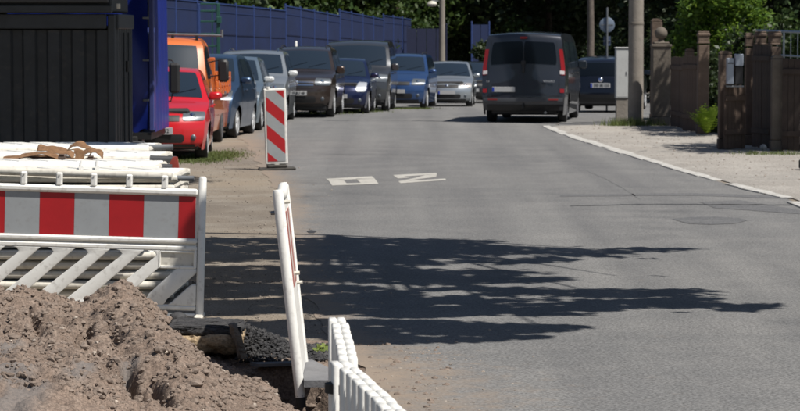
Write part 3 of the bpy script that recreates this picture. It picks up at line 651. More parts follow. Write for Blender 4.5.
# ================================================================== tilted board at the pit
def tilted():
    a = W(300.5, 397, 14.95); top = W(277.5, 190, 14.95)
    lean = math.atan2(top.x - a.x, top.z - a.z); H = (top - a).length
    t = thing('tilted_barrier_board', 'white barrier board seen almost edge on, leaning left over the pit', 'barrier', tuple(a), 0.0, None, lean)
    t.rotation_euler = (0, lean, R(0.35)); Lb = .74
    MB().tube([(0, 0, .0), (0, 0, H - .02), (0, 0, H)], [.030, .032, .024], 14).build('near_post', white_pl, t, 40)
    MB().tube([(.006, Lb, .08), (.006, Lb, H - .02), (.006, Lb, H)], [.03, .03, .02], 12).build('far_post', white_pl, t, 40)
    P = []
    for k in range(13):
        y_ = Lb * k / 12; z = H - .03 - .02 * math.sin(math.pi * k / 12); P.append((0.003, y_, z))
    MB().tube(P, .034, 10).build('top_rail', white_pl, t, 40)
    MB().box((0.006, Lb / 2, H * .53), (.036, Lb - .01, H * .88), .010).build('board', white_pl, t)
    for k in range(4):
        y0 = .10 + k * .14; MB().box((.0260, y0 + .07, H - .36), (.004, .138, .44)).build('red_panel' if k % 2 == 0 else 'white_panel', mat('faded_red_sheet', (.33, .11, .09), .6, var=.2) if k % 2 == 0 else mat('faded_white_sheet', (.55, .47, .43), .6, var=.1), t)
    MB().tube([(0, 0, -.06), (0, 0, .01)], [.027, .03], 12).build('foot_stub', rubber, t, 40)
    for (y_, z) in ((.35, H - .52), (.1, H - .08), (.6, H - .60)): MB().tube([(.015, y_, z), (.06, y_, z)], .011, 8).build('bolt', white_dim, t)
    MB().tube([(-.055, .02, H - .13), (-.03, .02, H - .13)], .012, 8).build('bolt', galv, t)
tilted()

# ================================================================== white picket fence ends (lower right of the works)
def picket_run(pts, label, base_px, collar):
    """pts: world positions of picket tops"""
    p0 = pts[0]; t = thing('picket_fence', label, 'fence', (p0.x, p0.y, 0)); n = len(pts)
    d = (pts[-1] - pts[0]); d.z = 0; d.normalize(); ang = math.atan2(d.y, d.x) - math.pi / 2
    b = MB()
    for sx in (-.0151, .0151):
        b.box((sx, 0, .5), (.0300, .096, 1.0), .0055)
    me = b.mesh('picket', white_pl, 60)
    for i, p in enumerate(pts):
        q = link('picket', me, t); q.location = (p.x - p0.x, p.y - p0.y, p.z - 1.0); q.rotation_euler = (rnd.uniform(-.002, .002), rnd.uniform(-.002, .002), ang)
    def web(z0, z1, th, nm):
        for i in range(n - 1):
            a, c = pts[i] - p0, pts[i + 1] - p0; m_ = (a + c) / 2; L_ = (c - a).to_2d().length; dy = -math.atan2((c - a).x, (c - a).y)
            MB().box((0, 0, 0), (th, L_ - .02, z1 - z0), .008).build(nm, white_dim, t); o = t.children[-1]; o.location = (m_.x, m_.y, (z0 + z1) / 2); o.rotation_euler = (0, 0, dy)
    web(.10, .87, .022, 'web_panel'); web(.02, .10, .05, 'bottom_rail')
    if collar:
        MB().lathe([(.036, 0), (.050, .003), (.050, .032), (.036, .035)], (0, 0, .905), 'z', 16).build('collar', rubber, t)
    return t
t1 = [(337, 318.5), (340, 324), (341.5, 329), (343, 334), (344, 339.5), (345, 345), (346, 350), (347, 355.5)]
def top_pt(px, py, z=1.0): return G(px, py, z) if False else (lambda d: Vector((d.x * ((z - HC) / d.z), d.y * ((z - HC) / d.z), z)))(ray(px, py))
picket_run([top_pt(a, c) for a, c in t1], 'far section of low white picket fence, beside the grey slab', None, False)
t2 = [(341, 362.5), (351, 369), (357.5, 374.5), (364, 380), (370.5, 386), (377, 392), (383.5, 398), (390, 404.5), (396.5, 411), (403, 418), (410, 425)]
picket_run([top_pt(a, c) for a, c in t2], 'near section of low white picket fence running out of the picture, with a black collar', None, True)

# ================================================================== warning beacon
def beacon():
    p = G(277, 170); s = F / p.y
    t = thing('warning_beacon', 'red and white striped upright warning beacon on a black rubber foot at the road edge', 'beacon', (p.x, p.y, 0), R(7), None, R(-1.6))
    Wd, H0, H1 = .33, .085, 1.20
    k = 0.315; t2_ = H1 - H0
    MB().box((0, .0, (H0 + H1) / 2), (Wd, .05, t2_), .012).build('frame', white_pl, t)
    w_, b0, b1 = .265, H0 + .045, H1 - .03
    # diagonal stripes clipped to the face: going down to the right
    import bmesh
    st = (b1 - b0) / 5.0; sl_ = 0.235
    lines = [b1 + sl_ + .02 - k_ * 0.205 for k_ in range(8)]
    def clip(poly, a, c, d):  # keep a*x+c*z<=d
        out = []
        for i in range(len(poly)):
            p_, q_ = poly[i], poly[(i + 1) % len(poly)]; fp = a * p_[0] + c * p_[1] - d; fq = a * q_[0] + c * q_[1] - d
            if fp <= 0: out.append(p_)
            if fp * fq < 0: u = fp / (fp - fq); out.append((p_[0] + (q_[0] - p_[0]) * u, p_[1] + (q_[1] - p_[1]) * u))
        return out
    g = sl_ / w_
    for k_ in range(9):
        hi = b1 + sl_ * .5 - .115 + .205 * (1 - k_) ; lo = hi - .205
        # stripe: lo <= z + g*x <= hi
        poly = [(-w_ / 2, b0), (w_ / 2, b0), (w_ / 2, b1), (-w_ / 2, b1)]
        poly = clip(poly, g, 1, hi); poly = clip(poly, -g, -1, -lo)
        if len(poly) >= 3: MB().prism(poly, -.030, -.0262).build('red_stripe' if k_ % 2 == 0 else 'white_stripe', refl_red if k_ % 2 == 0 else refl_white, t)
    MB().box((0, 0, .05), (.08, .05, .09), .01).build('stem', white_dim, t)
    MB().box((.0, 0, .018), (.54, .36, .036), .012).box((0, 0, .0585), (.30, .24, .045), .015).build('foot', mat('dusty_rubber', (.05, .046, .04), .9, var=.3), t)
    MB().tube([(-.10, .0, H1), (-.10, 0, H1 + .03)], .03, 10).build('lug', white_pl, t)
beacon()

# ================================================================== dark container and what stands on it
cont_m = mat('dark_container_paint', (0.026, 0.030, 0.035), .55, var=.25, vscale=2, bump=.1, dirt=.15)
cont_r = mat('container_frame_paint', (0.034, 0.040, 0.047), .55, var=.2, vscale=3)
def container():
    Yc = 35.0; s = F / Yc; xr = (115.5 - 400) / s
    t = thing('site_container', 'dark grey corrugated steel container behind the stack of white panels', 'container', (xr, Yc, 0))
    H = 2.27; Wc = 4.6; D = 2.15
    pit_ = 24.4 / s; P = []
    x = 0
    prof = []
    k = 0; x = -0.10
    while x > -Wc:
        prof += [(x, 0), (x - pit_ * .42, 0), (x - pit_ * .52, .05), (x - pit_ * .88, .05), (x - pit_ * .98, 0)]; x -= pit_
    P = [[(a, c, .12), (a, c, H - .22)] for a, c in prof]
    MB().grid(P).build('corrugated_front', cont_m, t, None)
    prof2 = [];  y_ = .08
    while y_ < D - .1: prof2 += [(y_, 0), (y_ + .12, 0), (y_ + .16, -.035), (y_ + .26, -.035), (y_ + .30, 0)]; y_ += .30
    MB().grid([[(c, a, .12), (c, a, H - .2)] for a, c in prof2]).build('corrugated_side', cont_m, t)
    MB().box((-.045, .03, H / 2), (.10, .12, H - .02), .012).build('corner_post', cont_r, t)
    MB().box((-.045, D, H / 2), (.10, .12, H - .02), .012).build('corner_post', cont_r, t)
    MB().box((-Wc / 2 - .1, .0, H - .10), (Wc - .02, .13, .20), .012).build('top_rail', cont_r, t)
    MB().box((-.02, D / 2 + .02, H - .10), (.13, D - .14, .20), .012).build('top_rail', cont_r, t)
    MB().box((-Wc / 2 - .1, .0, .06), (Wc - .02, .12, .12), .01).build('bottom_rail', cont_r, t)
    MB().box((-Wc / 2, D / 2, H - .01), (Wc - .1, D - .1, .02)).build('roof', cont_m, t)
    MB().box((-Wc / 2, D - .05, H / 2), (Wc - .3, .03, H - .3)).build('back_wall', cont_m, t)
    for yy_ in (.9, 1.5): MB().tube([(.03, yy_, .15), (.03, yy_, H - .25)], .016, 8).build('door_bar', cont_r, t)
    MB().box((.035, 1.2, 1.55), (.04, .10, .16), .01).build('lock_box', rubber, t)
    # timber / steel beams above
    t2 = thing('roof_beams', 'dark steel frame of an upper container resting on the dark grey container', 'container', (xr, Yc - .1, H + .004))
    MB().box((-Wc / 2 - .12, .0, .06), (Wc + .2, .14, .10), .01).build('lower_beam', cont_r, t2)
    MB().box((-Wc / 2 - .12, -.02, .17), (Wc + .1, .10, .05), .01).build('lip', mat('beam_lip', (.05, .05, .052), .5), t2)
    MB().box((-Wc / 2 - .03, 1.14, 1.2), (Wc - .02, 2.1, 2.36), .02).build('upper_wall', cont_m, t2)
    MB().box((.05, .1, .10), (.05, .05, .07), .008).build('corner_lug', white_dim, t2)
container()

# ================================================================== blue tarpaulin truck
tarp_m = mat('blue_tarpaulin', (0.007, 0.020, 0.19), .38, var=.15, vscale=2, bump=.12, bscale=7)
tarp_l = mat('pale_blue_edge', (0.045, 0.058, 0.20), .4, var=.1)
def tarp_truck():
    Yt = 38.0; s = F / Yt; xr = -3.586; zb = 2 - (132 - 34) / s
    t = thing('tarpaulin_truck', 'small truck with deep blue tarpaulin cover beside the dark container', 'truck', (xr, Yt, 0))
    Wt, Lt, Ht = 2.15, 2.2, 2.75
    P = []
    for i in range(41):
        x = -.09 - (Wt - .1) * i / 40; row = []
        for j in range(17):
            z = zb + .02 + (Ht - zb) * j / 16; f = math.sin(i * .55 + math.sin(j * .35) * 1.6) * .022 + math.sin(i * .23 - j * .5) * .02 - .02 * math.sin(math.pi * j / 16)
            row.append((x, f, z + .035 * math.sin(i * 1.3) * (1 if j == 0 else 0)))
        P.append(row)
    MB().grid(P).build('rear_tarpaulin', tarp_m, t, 60)
    P = [[(.0 + .012 * math.sin(i * 1.1 + j * .4), .05 + (Lt - .05) * i / 24, zb + (Ht - zb) * j / 10) for j in range(11)] for i in range(25)]
    MB().grid(P).build('side_tarpaulin', tarp_m, t, 60)
    MB().box((-.04, .0, (zb + Ht) / 2 + .02), (.075, .05, Ht - zb), .012).build('corner_pole', tarp_l, t)
    MB().box((-Wt / 2, Lt / 2, Ht + .02), (Wt, Lt, .03)).build('roof_tarpaulin', tarp_m, t)
    for py in (18, 60, 100):
        z = 2 - (py - 34) / s; MB().box((-.12, -.035, z), (.09, .018, .03), .004).build('tarpaulin_clip', galv, t)
    MB().box((-Wt / 2, Lt / 2, zb - .06), (Wt - .1, Lt, .10)).build('load_bed', black_pl, t)
    MB().box((-.42, -.03, zb - .19), (.55, .05, .12), .01).build('rear_bumper', mat('grey_bumper', (.06, .065, .07), .6), t)
    MB().box((-.30, .02, zb - .17), (.10, .1, .22), .01).build('mudguard', rubber, t)
    for x in (-.33, -Wt + .3):
        o = MB().lathe([(.1, -.1), (.30, -.1), (.33, -.07), (.33, .07), (.30, .1), (.1, .1)], (x, .5, .33), 'x', 22).build('wheel', tyre_m, t, 40)
        MB().lathe([(.01, 0), (.17, 0), (.19, .015), (.2, .03)], (x + .08, .5, .33), 'x', 16).build('rim', steelcap, o)
    # cab ahead with mirror
    MB().prism([(Lt + .06, .45), (Lt + .06, 2.0), (Lt + .5, 2.1), (Lt + .95, 1.85), (Lt + 1.15, 1.2), (Lt + 1.3, 1.05), (Lt + 1.35, .45)], -Wt + .25, -.22, 'yz').build('cab', tarp_l, t, 30)
    m_ = W(174.5, 78, Yt + Lt + .45); m_ = m_ - Vector((xr, Yt, 0))
    o = MB().box(m_, (.17, .09, .47), .035).build('mirror', black_pl, t)
    MB().tube([m_ + Vector((0, 0, .22)), m_ + Vector((-.04, 0, .28)), m_ + Vector((-.30, 0, .30)), m_ + Vector((-.42, 0, .2))], .012, 8).tube([m_ + Vector((-.02, 0, -.22)), m_ + Vector((-.06, 0, -.36)), m_ + Vector((-.3, 0, -.40)), m_ + Vector((-.42, 0, -.35))], .012, 8).build('mirror_arm', black_pl, o)
tarp_truck()
# ================================================================== cars
def paint(name, col, metal=0.35, rough=0.32): return mat(name, col, rough, metal=metal, coat=0.9)
class Car:
    """body lofted from a side profile; local x across, y rearwards (front at y=0), z up"""
    def __init__(s, prof, W_, tabs, nose=.2, tail=.12, pn=.16, pt=.10, crown=.035):
        s.pr = prof; s.n = len(prof); s.W = W_; s.tab = tabs; s.nose = nose; s.tail = tail; s.pn = pn; s.pt = pt; s.cr = crown
        s.L = max(p[0] for p in prof); s.H = max(p[1] for p in prof)
    def lp(s, u):
        u = min(max(u, 0), s.n - 1); i = min(int(u), s.n - 2); f = u - i; a, b = s.pr[i], s.pr[i + 1]; return a[0] + (b[0] - a[0]) * f, a[1] + (b[1] - a[1]) * f
    def P(s, u):
        y = z = 0
        for k in (-2, -1, 0, 1, 2): a = s.lp(u + k * .13); y += a[0]; z += a[1]
        return y / 5, z / 5
    def hw(s, y, z):
        w = lin(s.tab, z) * s.W / 2
        if y < .95: w *= 1 - s.pn * (1 - max(y, 0) / .95) ** 2
        if y > s.L - .8: w *= 1 - s.pt * ((y - s.L + .8) / .8) ** 2
        return w
    def T(s, u, t):
        y, z = s.P(u); a = abs(t)
        ye = y; 
        if y < 1.0: y += s.nose * a ** 3 * (1 - y / 1.0)
        if y > s.L - .8: y -= s.tail * a ** 3 * ((y - s.L + .8) / .8)
        if z > .62:
            kf = min(1, (z - .62) / .25); z -= s.cr * a * a * kf
            gw = max(0, min(1, (z - .95) / .25))
            if ye < s.L * .55: y += .10 * a * a * gw * (1 - max(0, min(1, (z - s.H + .06) / .06)))
            elif ye > s.L * .8: y -= .05 * a * a * gw
        return Vector((t * s.hw(y, z), y, z))
    def N(s, u, t):
        e = .03; a = s.T(u + e, t) - s.T(u - e, t); b = s.T(u, t + e) - s.T(u, t - e); n = b.cross(a)
        return n.normalized() if n.length > 1e-9 else Vector((0, 0, 1))
    def shell(s):
        b = MB(); nu = (s.n - 1) * 6 + 1; tt = [math.sin(math.pi / 2 * k / 10) for k in range(-10, 11)]
        b.grid([[s.T(i / 6, t) for t in tt] for i in range(nu)])
        return b
    def edge(s):
        return [s.T(i / 12, 1.0) for i in range((s.n - 1) * 12 + 1)]
    def zr(s, y):
        if not hasattr(s, '_e'): s._e = [(p.y, p.z) for p in s.edge()]
        zs = []
        for (a, c), (d, e) in zip(s._e[:-1], s._e[1:]):
            if (a - y) * (d - y) <= 0 and a != d: zs.append(c + (e - c) * (y - a) / (d - a))
        return (min(zs), max(zs)) if zs else (0.3, 0.6)
    def side(s, b, wheels, wr, sill):
        ys = [p.y for p in s.edge()]; ya, yb = min(ys), max(ys); s.ya = ya; s.yb = yb
        Y = [ya + .002 + (yb - ya - .004) * k / 90 for k in range(91)]
        for yw in wheels: Y += [yw - wr - .045, yw + wr + .045, yw - wr - .03, yw + wr + .03]
        Y = sorted(Y)
        for sg in (-1, 1):
            G_ = []
            for y in Y:
                lo, hi = s.zr(y); lo2 = sill if (lo > hi - .05 or True) else lo
                z0 = sill
                if y < wheels[0] - wr or y > wheels[-1] + wr: z0 = max(sill, min(lo, hi) if (y < .12 or y > s.L - .1) else sill)
                for yw in wheels:
                    q = (wr + .035) ** 2 - (y - yw) ** 2
                    if q > 0: z0 = max(z0, wr + math.sqrt(q) - .015)
                z0 = min(z0, hi - .005); row = []
                for k in range(13):
                    z = z0 + (hi - z0) * k / 12; row.append(Vector((sg * s.hw(y, z), y, z)))
                G_.append(row)
            b.grid(G_)
    def patch(s, b, u0, u1, t0, t1, off=.006, n=8, m=10, rnd_=0.0):
        rows = []
        for i in range(n + 1):
            f = i / n; u = u0 + (u1 - u0) * f; sh = rnd_ * (abs(2 * f - 1)) ** 4; row = []
            for j in range(m + 1):
                g = j / m; t = t0 + sh * (1 if t1 > t0 else -1) + (t1 - t0 - 2 * sh * (1 if t1 > t0 else -1)) * g; row.append(s.T(u, t) + s.N(u, t) * off)
            rows.append(row)
        b.grid(rows); return b
    def window(s, b, sg, y0, y1, zb0, zb1, mar=.07, off=.006, n=12):
        rows = []
        for i in range(n + 1):
            y = y0 + (y1 - y0) * i / n; zt_ = s.zr(y)[1] - mar; zb = zb0 + (zb1 - zb0) * i / n; zt_ = max(zt_, zb + .004)
            rows.append([Vector((sg * (s.hw(y, zb + (zt_ - zb) * k / 4) + off), y, zb + (zt_ - zb) * k / 4)) for k in range(5)])
        b.grid(rows)

WHEEL = {}
def wheel_at(t, x, y, r, w_, rimm, sg, key):
    k = (key, r)
    if k not in WHEEL:
        a = MB().lathe([(r * .6, -w_ / 2), (r * .93, -w_ / 2), (r * .99, -w_ * .38), (r, -w_ * .2), (r, w_ * .2), (r * .99, w_ * .38), (r * .93, w_ / 2), (r * .63, w_ / 2), (r * .6, w_ * .3)], (0, 0, 0), 'x', 28).mesh('wheel', tyre_m, 40)
        b = MB(); b.lathe([(.02, w_ * .48), (r * .14, w_ * .48), (r * .18, w_ * .40), (r * .62, w_ * .30), (r * .62, 0)], (0, 0, 0), 'x', 20)
        nsp = 5 if key != 'steel' else 8
        for q in range(nsp):
            M = Matrix.Rotation(2 * math.pi * q / nsp, 4, 'X'); b.box((0, 0, 0), (.03, r * .19, r * .60), .006, Matrix.Translation((w_ * .43, 0, 0)) @ M @ Matrix.Translation((0, 0, r * .34)))
        b.lathe([(r * .60, w_ * .1), (r * .62, w_ * .46), (r * .68, w_ * .53), (r * .715, w_ * .52), (r * .70, w_ * .1)], (0, 0, 0), 'x', 28)
        WHEEL[k] = (a, b.mesh('rim', rimm, 30))
    a, b = WHEEL[k]
    o = link('wheel', a, t); o.location = (x, y, r); o.rotation_euler = (0, 0, 0 if sg > 0 else math.pi); link('rim', b, o)

KINDS = {
 # y, z profile of each body kind, normalised to real metres; index comments used by patches
 'hatch': dict(prof=[(.10, .20), (.02, .27), (0, .38), (.0, .50), (.03, .60), (.09, .70), (.22, .78), (.60, .88), (1.00, .95), (1.40, 1.20), (1.78, 1.405), (2.2, 1.46), (2.9, 1.44), (3.45, 1.36), (3.72, 1.12), (3.86, .92), (3.90, .70), (3.95, .50), (3.93, .34), (3.86, .22)], wind=(8.15, 9.95), rear=(13.3, 14.9), lamp=(4.35, 6.0), belt=.93),
 'suv': dict(prof=[(.14, .27), (.04, .34), (0, .46), (0, .62), (.02, .74), (.06, .86), (.2, .95), (.7, 1.05), (1.08, 1.10), (1.45, 1.38), (1.80, 1.60), (2.3, 1.68), (3.2, 1.67), (3.95, 1.58), (4.2, 1.32), (4.36, 1.08), (4.38, .82), (4.43, .58), (4.41, .44), (4.3, .30)], wind=(8.15, 9.95), rear=(13.3, 14.9), lamp=(4.35, 5.9), belt=1.05),
 'mpv': dict(prof=[(.10, .22), (.02, .29), (0, .42), (0, .55), (.03, .68), (.08, .78), (.25, .88), (.62, .99), (.95, 1.06), (1.35, 1.32), (1.72, 1.53), (2.2, 1.60), (3.2, 1.59), (4.0, 1.52), (4.22, 1.25), (4.34, 1.0), (4.36, .78), (4.40, .52), (4.38, .36), (4.3, .24)], wind=(8.15, 9.95), rear=(13.3, 14.9), lamp=(4.3, 6.1), belt=1.02),
 'van': dict(prof=[(.12, .26), (.02, .33), (0, .46), (0, .62), (.03, .80), (.08, .96), (.22, 1.07), (.55, 1.16), (.80, 1.22), (1.10, 1.55), (1.38, 1.83), (1.75, 1.93), (3.0, 1.96), (4.70, 1.93), (4.80, 1.86), (4.86, 1.15), (4.89, .80), (4.92, .52), (4.90, .38), (4.82, .26)], wind=(8.15, 9.95), rear=(14.2, 14.85), lamp=(4.3, 5.8), belt=1.15),
}
TABS = {'hatch': [(.2, .93), (.4, .985), (.62, 1.0), (.9, .97), (.98, .93), (1.35, .76), (1.46, .66)],
        'suv': [(.25, .93), (.5, .985), (.8, 1.0), (1.05, .965), (1.12, .93), (1.55, .77), (1.68, .68)],
        'mpv': [(.2, .93), (.45, .985), (.75, 1.0), (1.0, .965), (1.08, .94), (1.5, .79), (1.6, .70)],
        'van': [(.25, .95), (.5, .99), (.9, 1.0), (1.2, .985), (1.75, .90), (1.9, .84), (1.97, .74)]}
def dash(parent, car, kind): pass
def car(kind, label, cat, W_, H_, L_, loc, m, pm, rimm=rim_m, group=None, rear_view=False, rim='alloy', grille='slim', lamps='normal', plate=None, rails=False, lamp_mat=None, wheel_r=None, mirror_mat=None, strip=None, windglass=None):
    K = KINDS[kind]; pr = K['prof']; L0 = max(p[0] for p in pr); H0 = max(p[1] for p in pr); ky, kz = L_ / L0, H_ / H0
    prof = [(a * ky, b * kz) for a, b in pr]; tabs = [(a * kz, b) for a, b in TABS[kind]]
    c = Car(prof, W_, tabs, crown=.03 if kind != 'van' else .045, tail=.10 if kind != 'van' else .05, pt=.10 if kind != 'van' else .03, pn=.16 if kind != 'van' else .13)
    t = thing('parked_car' if cat == 'car' else 'passenger_van' if kind == 'van' else 'parked_car', label, cat, loc, m, group)
    r = wheel_r or {'hatch': .30, 'suv': .35, 'mpv': .315, 'van': .32}[kind]; wy = (r + .45 + (.1 if kind in ('suv', 'van') else 0), L_ - (r + .40 + (.25 if kind == 'van' else 0)))
    b = c.shell(); c.side(b, wy, r, .17 * kz + (.05 if kind == 'suv' else 0)); b.build('body', pm, t, 35, fix=False)
    # underbody / wheel wells
    MB().box((0, L_ / 2, .30 * kz), (W_ * .80, L_ * .90, .26 * kz), .04).box((0, L_ / 2, .60 * kz), (W_ * .62, L_ * .9, .45 * kz), .04).build('underbody', black_pl, t)
    for sg in (-1, 1):
        for y in wy: wheel_at(t, sg * (W_ / 2 - .155), y, r, .2, rimm, sg, rim)
    u0, u1 = K['wind']
    c.patch(MB(), u0, u1, -.90, .90, .005, 10, 18, .02).build('windscreen', windglass or glass_m, t, 60, fix=False)
    u0, u1 = K['rear']
    if kind != 'van': c.patch(MB(), u0, u1, -.84, .84, .005, 6, 14, .05).build('rear_window', glass_m, t, 60, fix=False)
    be = K['belt'] * kz
    if kind == 'van':
        spans = [(.95 * ky, 1.95 * ky), (2.05 * ky, 3.25 * ky), (3.35 * ky, 4.55 * ky)]
    else:
        spans = [(1.12 * ky, L_ * .50), (L_ * .52, L_ * .74), (L_ * .755, L_ * .86)]
    for sg in (-1, 1):
        for a, e in spans:
            bb = MB(); c.window(bb, sg, a, e, be + .02, be + .03, .075 if kind != 'van' else .19, .005); bb.build('side_window', glass_m, t, 60, fix=False)
        # door seams + handles
        for y in (spans[0][0] + .06, spans[0][1] + .01, spans[1][1] + .02):
            rows = [[Vector((sg * (c.hw(q, z) + .0025), q, z)) for q in (y, y + .012)] for z in np.linspace(.32 * kz, be - .01, 7)]
            MB().grid(rows).build('door_gap', black_pl, t, fix=False)
        for y in (spans[0][1] - .16, spans[1][1] - .1):
            MB().box((sg * (c.hw(y, be - .12) + .02), y, be - .12), (.035, .15, .03), .01).build('door_handle', pm if kind != 'van' else black_pl, t)
    def P_(nm, mt, *a, **k): return c.patch(MB(), *a, **k).build(nm, mt, t, 60, fix=False)
    # front
    lm = lamp_mat or lamp_m
    lu0, lu1 = K['lamp']
    for sg in (-1, 1):
        if lamps == 'round':
            for q in (0,):
                p = c.T(4.6, sg * .68); MB().lathe([(.001, -.045), (.09, -.03), (.115, 0), (.12, .05)], p + Vector((0, .03, 0)), 'y', 20).build('headlight', lm, t, 60)
        elif lamps == 'tall':
            o = P_('headlight', lm, 3.9, 6.6, sg * .66, sg * .97, off=.012, rnd_=.04)
        else:
            o = P_('headlight', lm, lu0, lu1, sg * .56, sg * .99, off=.010, rnd_=.03)
            p = c.T((lu0 + lu1) / 2, sg * .76); MB().lathe([(.001, -.02), (.045, -.012), (.055, .0), (.055, .02)], p + Vector((0, -.005, 0)), 'y', 16).build('lamp_bowl', chrome, o)
        if kind != 'van' or not rear_view:
            p = c.T(1.9, sg * .80); MB().lathe([(.001, -.02), (.04, -.016), (.05, 0), (.05, .03)], p + Vector((0, .0, 0)), 'y', 14).build('fog_lamp', lamp_m, t, 60)
    if grille == 'slim': P_('grille', black_pl, 4.25, 5.2, -.5, .5, off=.008)
    elif grille == 'tall': P_('grille', black_pl, 3.7, 5.4, -.52, .52, off=.008)
    elif grille == 'chrome':
        P_('grille', black_pl, 3.8, 5.3, -.54, .54, off=.008)
        for uu in (4.2, 4.75): P_('grille_bar', chrome, uu, uu + .22, -.53, .53, off=.016, n=2)
    P_('lower_intake', black_pl, 1.15, 2.35, -.62, .62, off=.008, rnd_=.06)
    P_('bumper_lip', black_pl, .2, .9, -.85, .85, off=.008)
    P_('bonnet_gap', black_pl, 5.55, 5.62, -.93, .93, off=.003, n=1, m=20)
    p = c.T(4.75 if grille != 'none' else 5.0, 0); MB().lathe([(.001, -.016), (.05, -.014), (.062, -.006), (.062, .02)], p, 'y', 20).build('emblem', chrome, t, 60)
    p = c.T(2.8, 0)
    if not rear_view:
        o = MB().box((0, p.y - .02, p.z), (.52, .014, .11), .004).build('number_plate', plate_m, t)
        MB().box((-.235, p.y - .0285, p.z), (.045, .003, .10)).build('country_band', plate_b, o)
        if plate:
            q = link('lettering', text_mesh(plate, .085, ink), o); q.location = (.03, p.y - .0295, p.z); q.rotation_euler = (math.pi / 2, 0, 0)
    # wipers, mirrors
    for x in (-.35, .25):
        a, e = c.T(K['wind'][0] + .1, x), c.T(K['wind'][0] + .55, x + .55); MB().tube([a + Vector((0, -.02, .02)), e + Vector((0, -.012, .008))], .004, 6).build('wiper', mat('matt_black', (.006, .006, .006), 1.0, spec=0.0), t)
    for sg in (-1, 1):
        y = 1.15 * ky + .12; x = c.hw(y, be) + .10; big = kind in ('van', 'suv')
        M = Matrix.Rotation(0, 4, 'Z')
        o = MB().box((sg * x, y, be + .07), (.21, .11, .19 if big else .125), .034).build('mirror', mirror_mat or pm, t, 40)
        MB().box((sg * x, y + .067, be + .07), (.18, .006, .15 if big else .10), .002).build('mirror_glass', glass_m, o)
        MB().box((sg * (x - .12), y, be + .03), (.10, .05, .04), .01).build('mirror_foot', black_pl, o)
    if rails:
        for sg in (-1, 1):
            pts = [c.T(u, sg * .86) + Vector((0, 0, .045 if 0 < k < 6 else .0)) for k, u in enumerate(np.linspace(10.6, 13.0, 7))]
            MB().tube(pts, .016, 8).build('roof_rail', black_pl if rails == 'dark' else chrome, t, 40)
    # tail lamps, rear plate
    for sg in (-1, 1):
        if kind == 'van': P_('tail_lamp', red_lens, 14.35, 15.25, sg * .90, sg * .995, off=.012, n=8, m=4)
        else: P_('tail_lamp', red_lens, 14.7, 15.7, sg * .70, sg * .99, off=.010, rnd_=.02)
    return t, c

def place(xr_px, Y, W_, mslope):
    """front-right corner at photo column xr_px and depth Y -> root location and rotation"""
    s = F / Y; X = (xr_px - 400) / s - W_ / 2
    return (X, Y, gz(Y + 1.5)), -math.atan(mslope)
red_p = paint('red_paint', (0.52, 0.009, 0.014), 0.0, .3); brown_p = paint('brown_paint', (0.055, 0.040, 0.034), .6); blue_p = paint('steel_blue_paint', (0.035, 0.07, 0.135), .5)
silver_p = paint('silver_paint', (0.33, 0.36, 0.385), .6); silvb_p = paint('silver_blue_paint', (0.20, 0.26, 0.31), .6); dblue_p = paint('navy_paint', (0.008, 0.014, 0.055), .4)
grey_p = paint('grey_paint', (0.06, 0.064, 0.07), .55); tblue_p = paint('bright_blue_paint', (0.03, 0.075, 0.20), .5); vgrey_p = paint('anthracite_paint', (0.036, 0.040, 0.050), .5, .36); gblue_p = paint('dark_blue_paint', (0.0035, 0.005, 0.012), .3); dk_p = paint('black_paint', (.012, .013, .015), .3)
L, m = place(209.5, 40.9, 1.68, -.045); car('hatch', 'red hatchback parked nose on beside the blue tarpaulin truck', 'car', 1.68, 1.46, 3.9, L, m, red_p, group='cars parked along the blue fence', plate='DD W 52', grille='slim')
L, m = place(234.5, 49.6, 1.66, .095); car('hatch', 'steel blue small car with rounded nose, between the orange truck and the beacon', 'car', 1.66, 1.62, 3.5, L, m, blue_p, group='cars parked along the blue fence', grille='none', lamps='tall')
L, m = place(262, 53.3, 1.70, .02); car('hatch', 'silver blue hatchback squeezed in behind the steel blue small car', 'car', 1.70, 1.54, 3.95, L, m, silvb_p, group='cars parked along the blue fence', mirror_mat=mat('white_mirror', (.6, .61, .6), .3, coat=.8))
L, m = place(287, 57.5, 1.76, .02); car('mpv', 'pale silver estate car with roof rails and white mirror behind the beacon', 'car', 1.76, 1.64, 4.2, L, m, silver_p, group='cars parked along the blue fence', rails='light', mirror_mat=mat('white_mirror', (.6, .61, .6), .3, coat=.8), grille='tall')
L, m = place(334, 61.9, 1.81, .05); car('suv', 'dark brown off-road car with chrome grille bars and roof rails', 'car', 1.81, 1.70, 4.40, L, m, brown_p, group='cars parked along the blue fence', rails='dark', grille='chrome', plate='DD SU 48')
L, m = place(369.5, 66.5, 1.66, .05); car('hatch', 'navy blue small car with bright headlights in front of the tall grey van', 'car', 1.66, 1.44, 3.8, L, m, dblue_p, group='cars parked along the blue fence', lamps='tall', grille='none', lamp_mat=mat('bright_headlight', (.5, .52, .55), .3, metal=.3, coat=.6))
L, m = place(389.5, 70.5, 1.92, .05); car('van', 'tall dark grey minibus parked behind the navy blue small car', 'van', 1.92, 1.96, 4.9, L, m, grey_p, group='cars parked along the blue fence', grille='chrome')
L, m = place(427, 75.7, 1.80, .10); car('mpv', 'bright blue people carrier parked between the grey minibus and the silver hatchback', 'car', 1.80, 1.62, 4.35, L, m, tblue_p, group='cars parked along the blue fence', rails='dark', grille='slim')
L, m = place(473.5, 80.4, 1.66, .06); car('hatch', 'silver hatchback with amber light on its nose, next to the blue people carrier', 'car', 1.66, 1.42, 3.9, L, m, silver_p, group='cars parked along the blue fence', grille='slim', lamp_mat=mat('amber_tinted_lamp', (.45, .42, .4), .2, metal=.4, coat=1))
L, m = place(497, 89.5, 1.76, .06); car('hatch', 'black car almost hidden behind the silver hatchback', 'car', 1.76, 1.45, 4.2, L, m, dk_p)

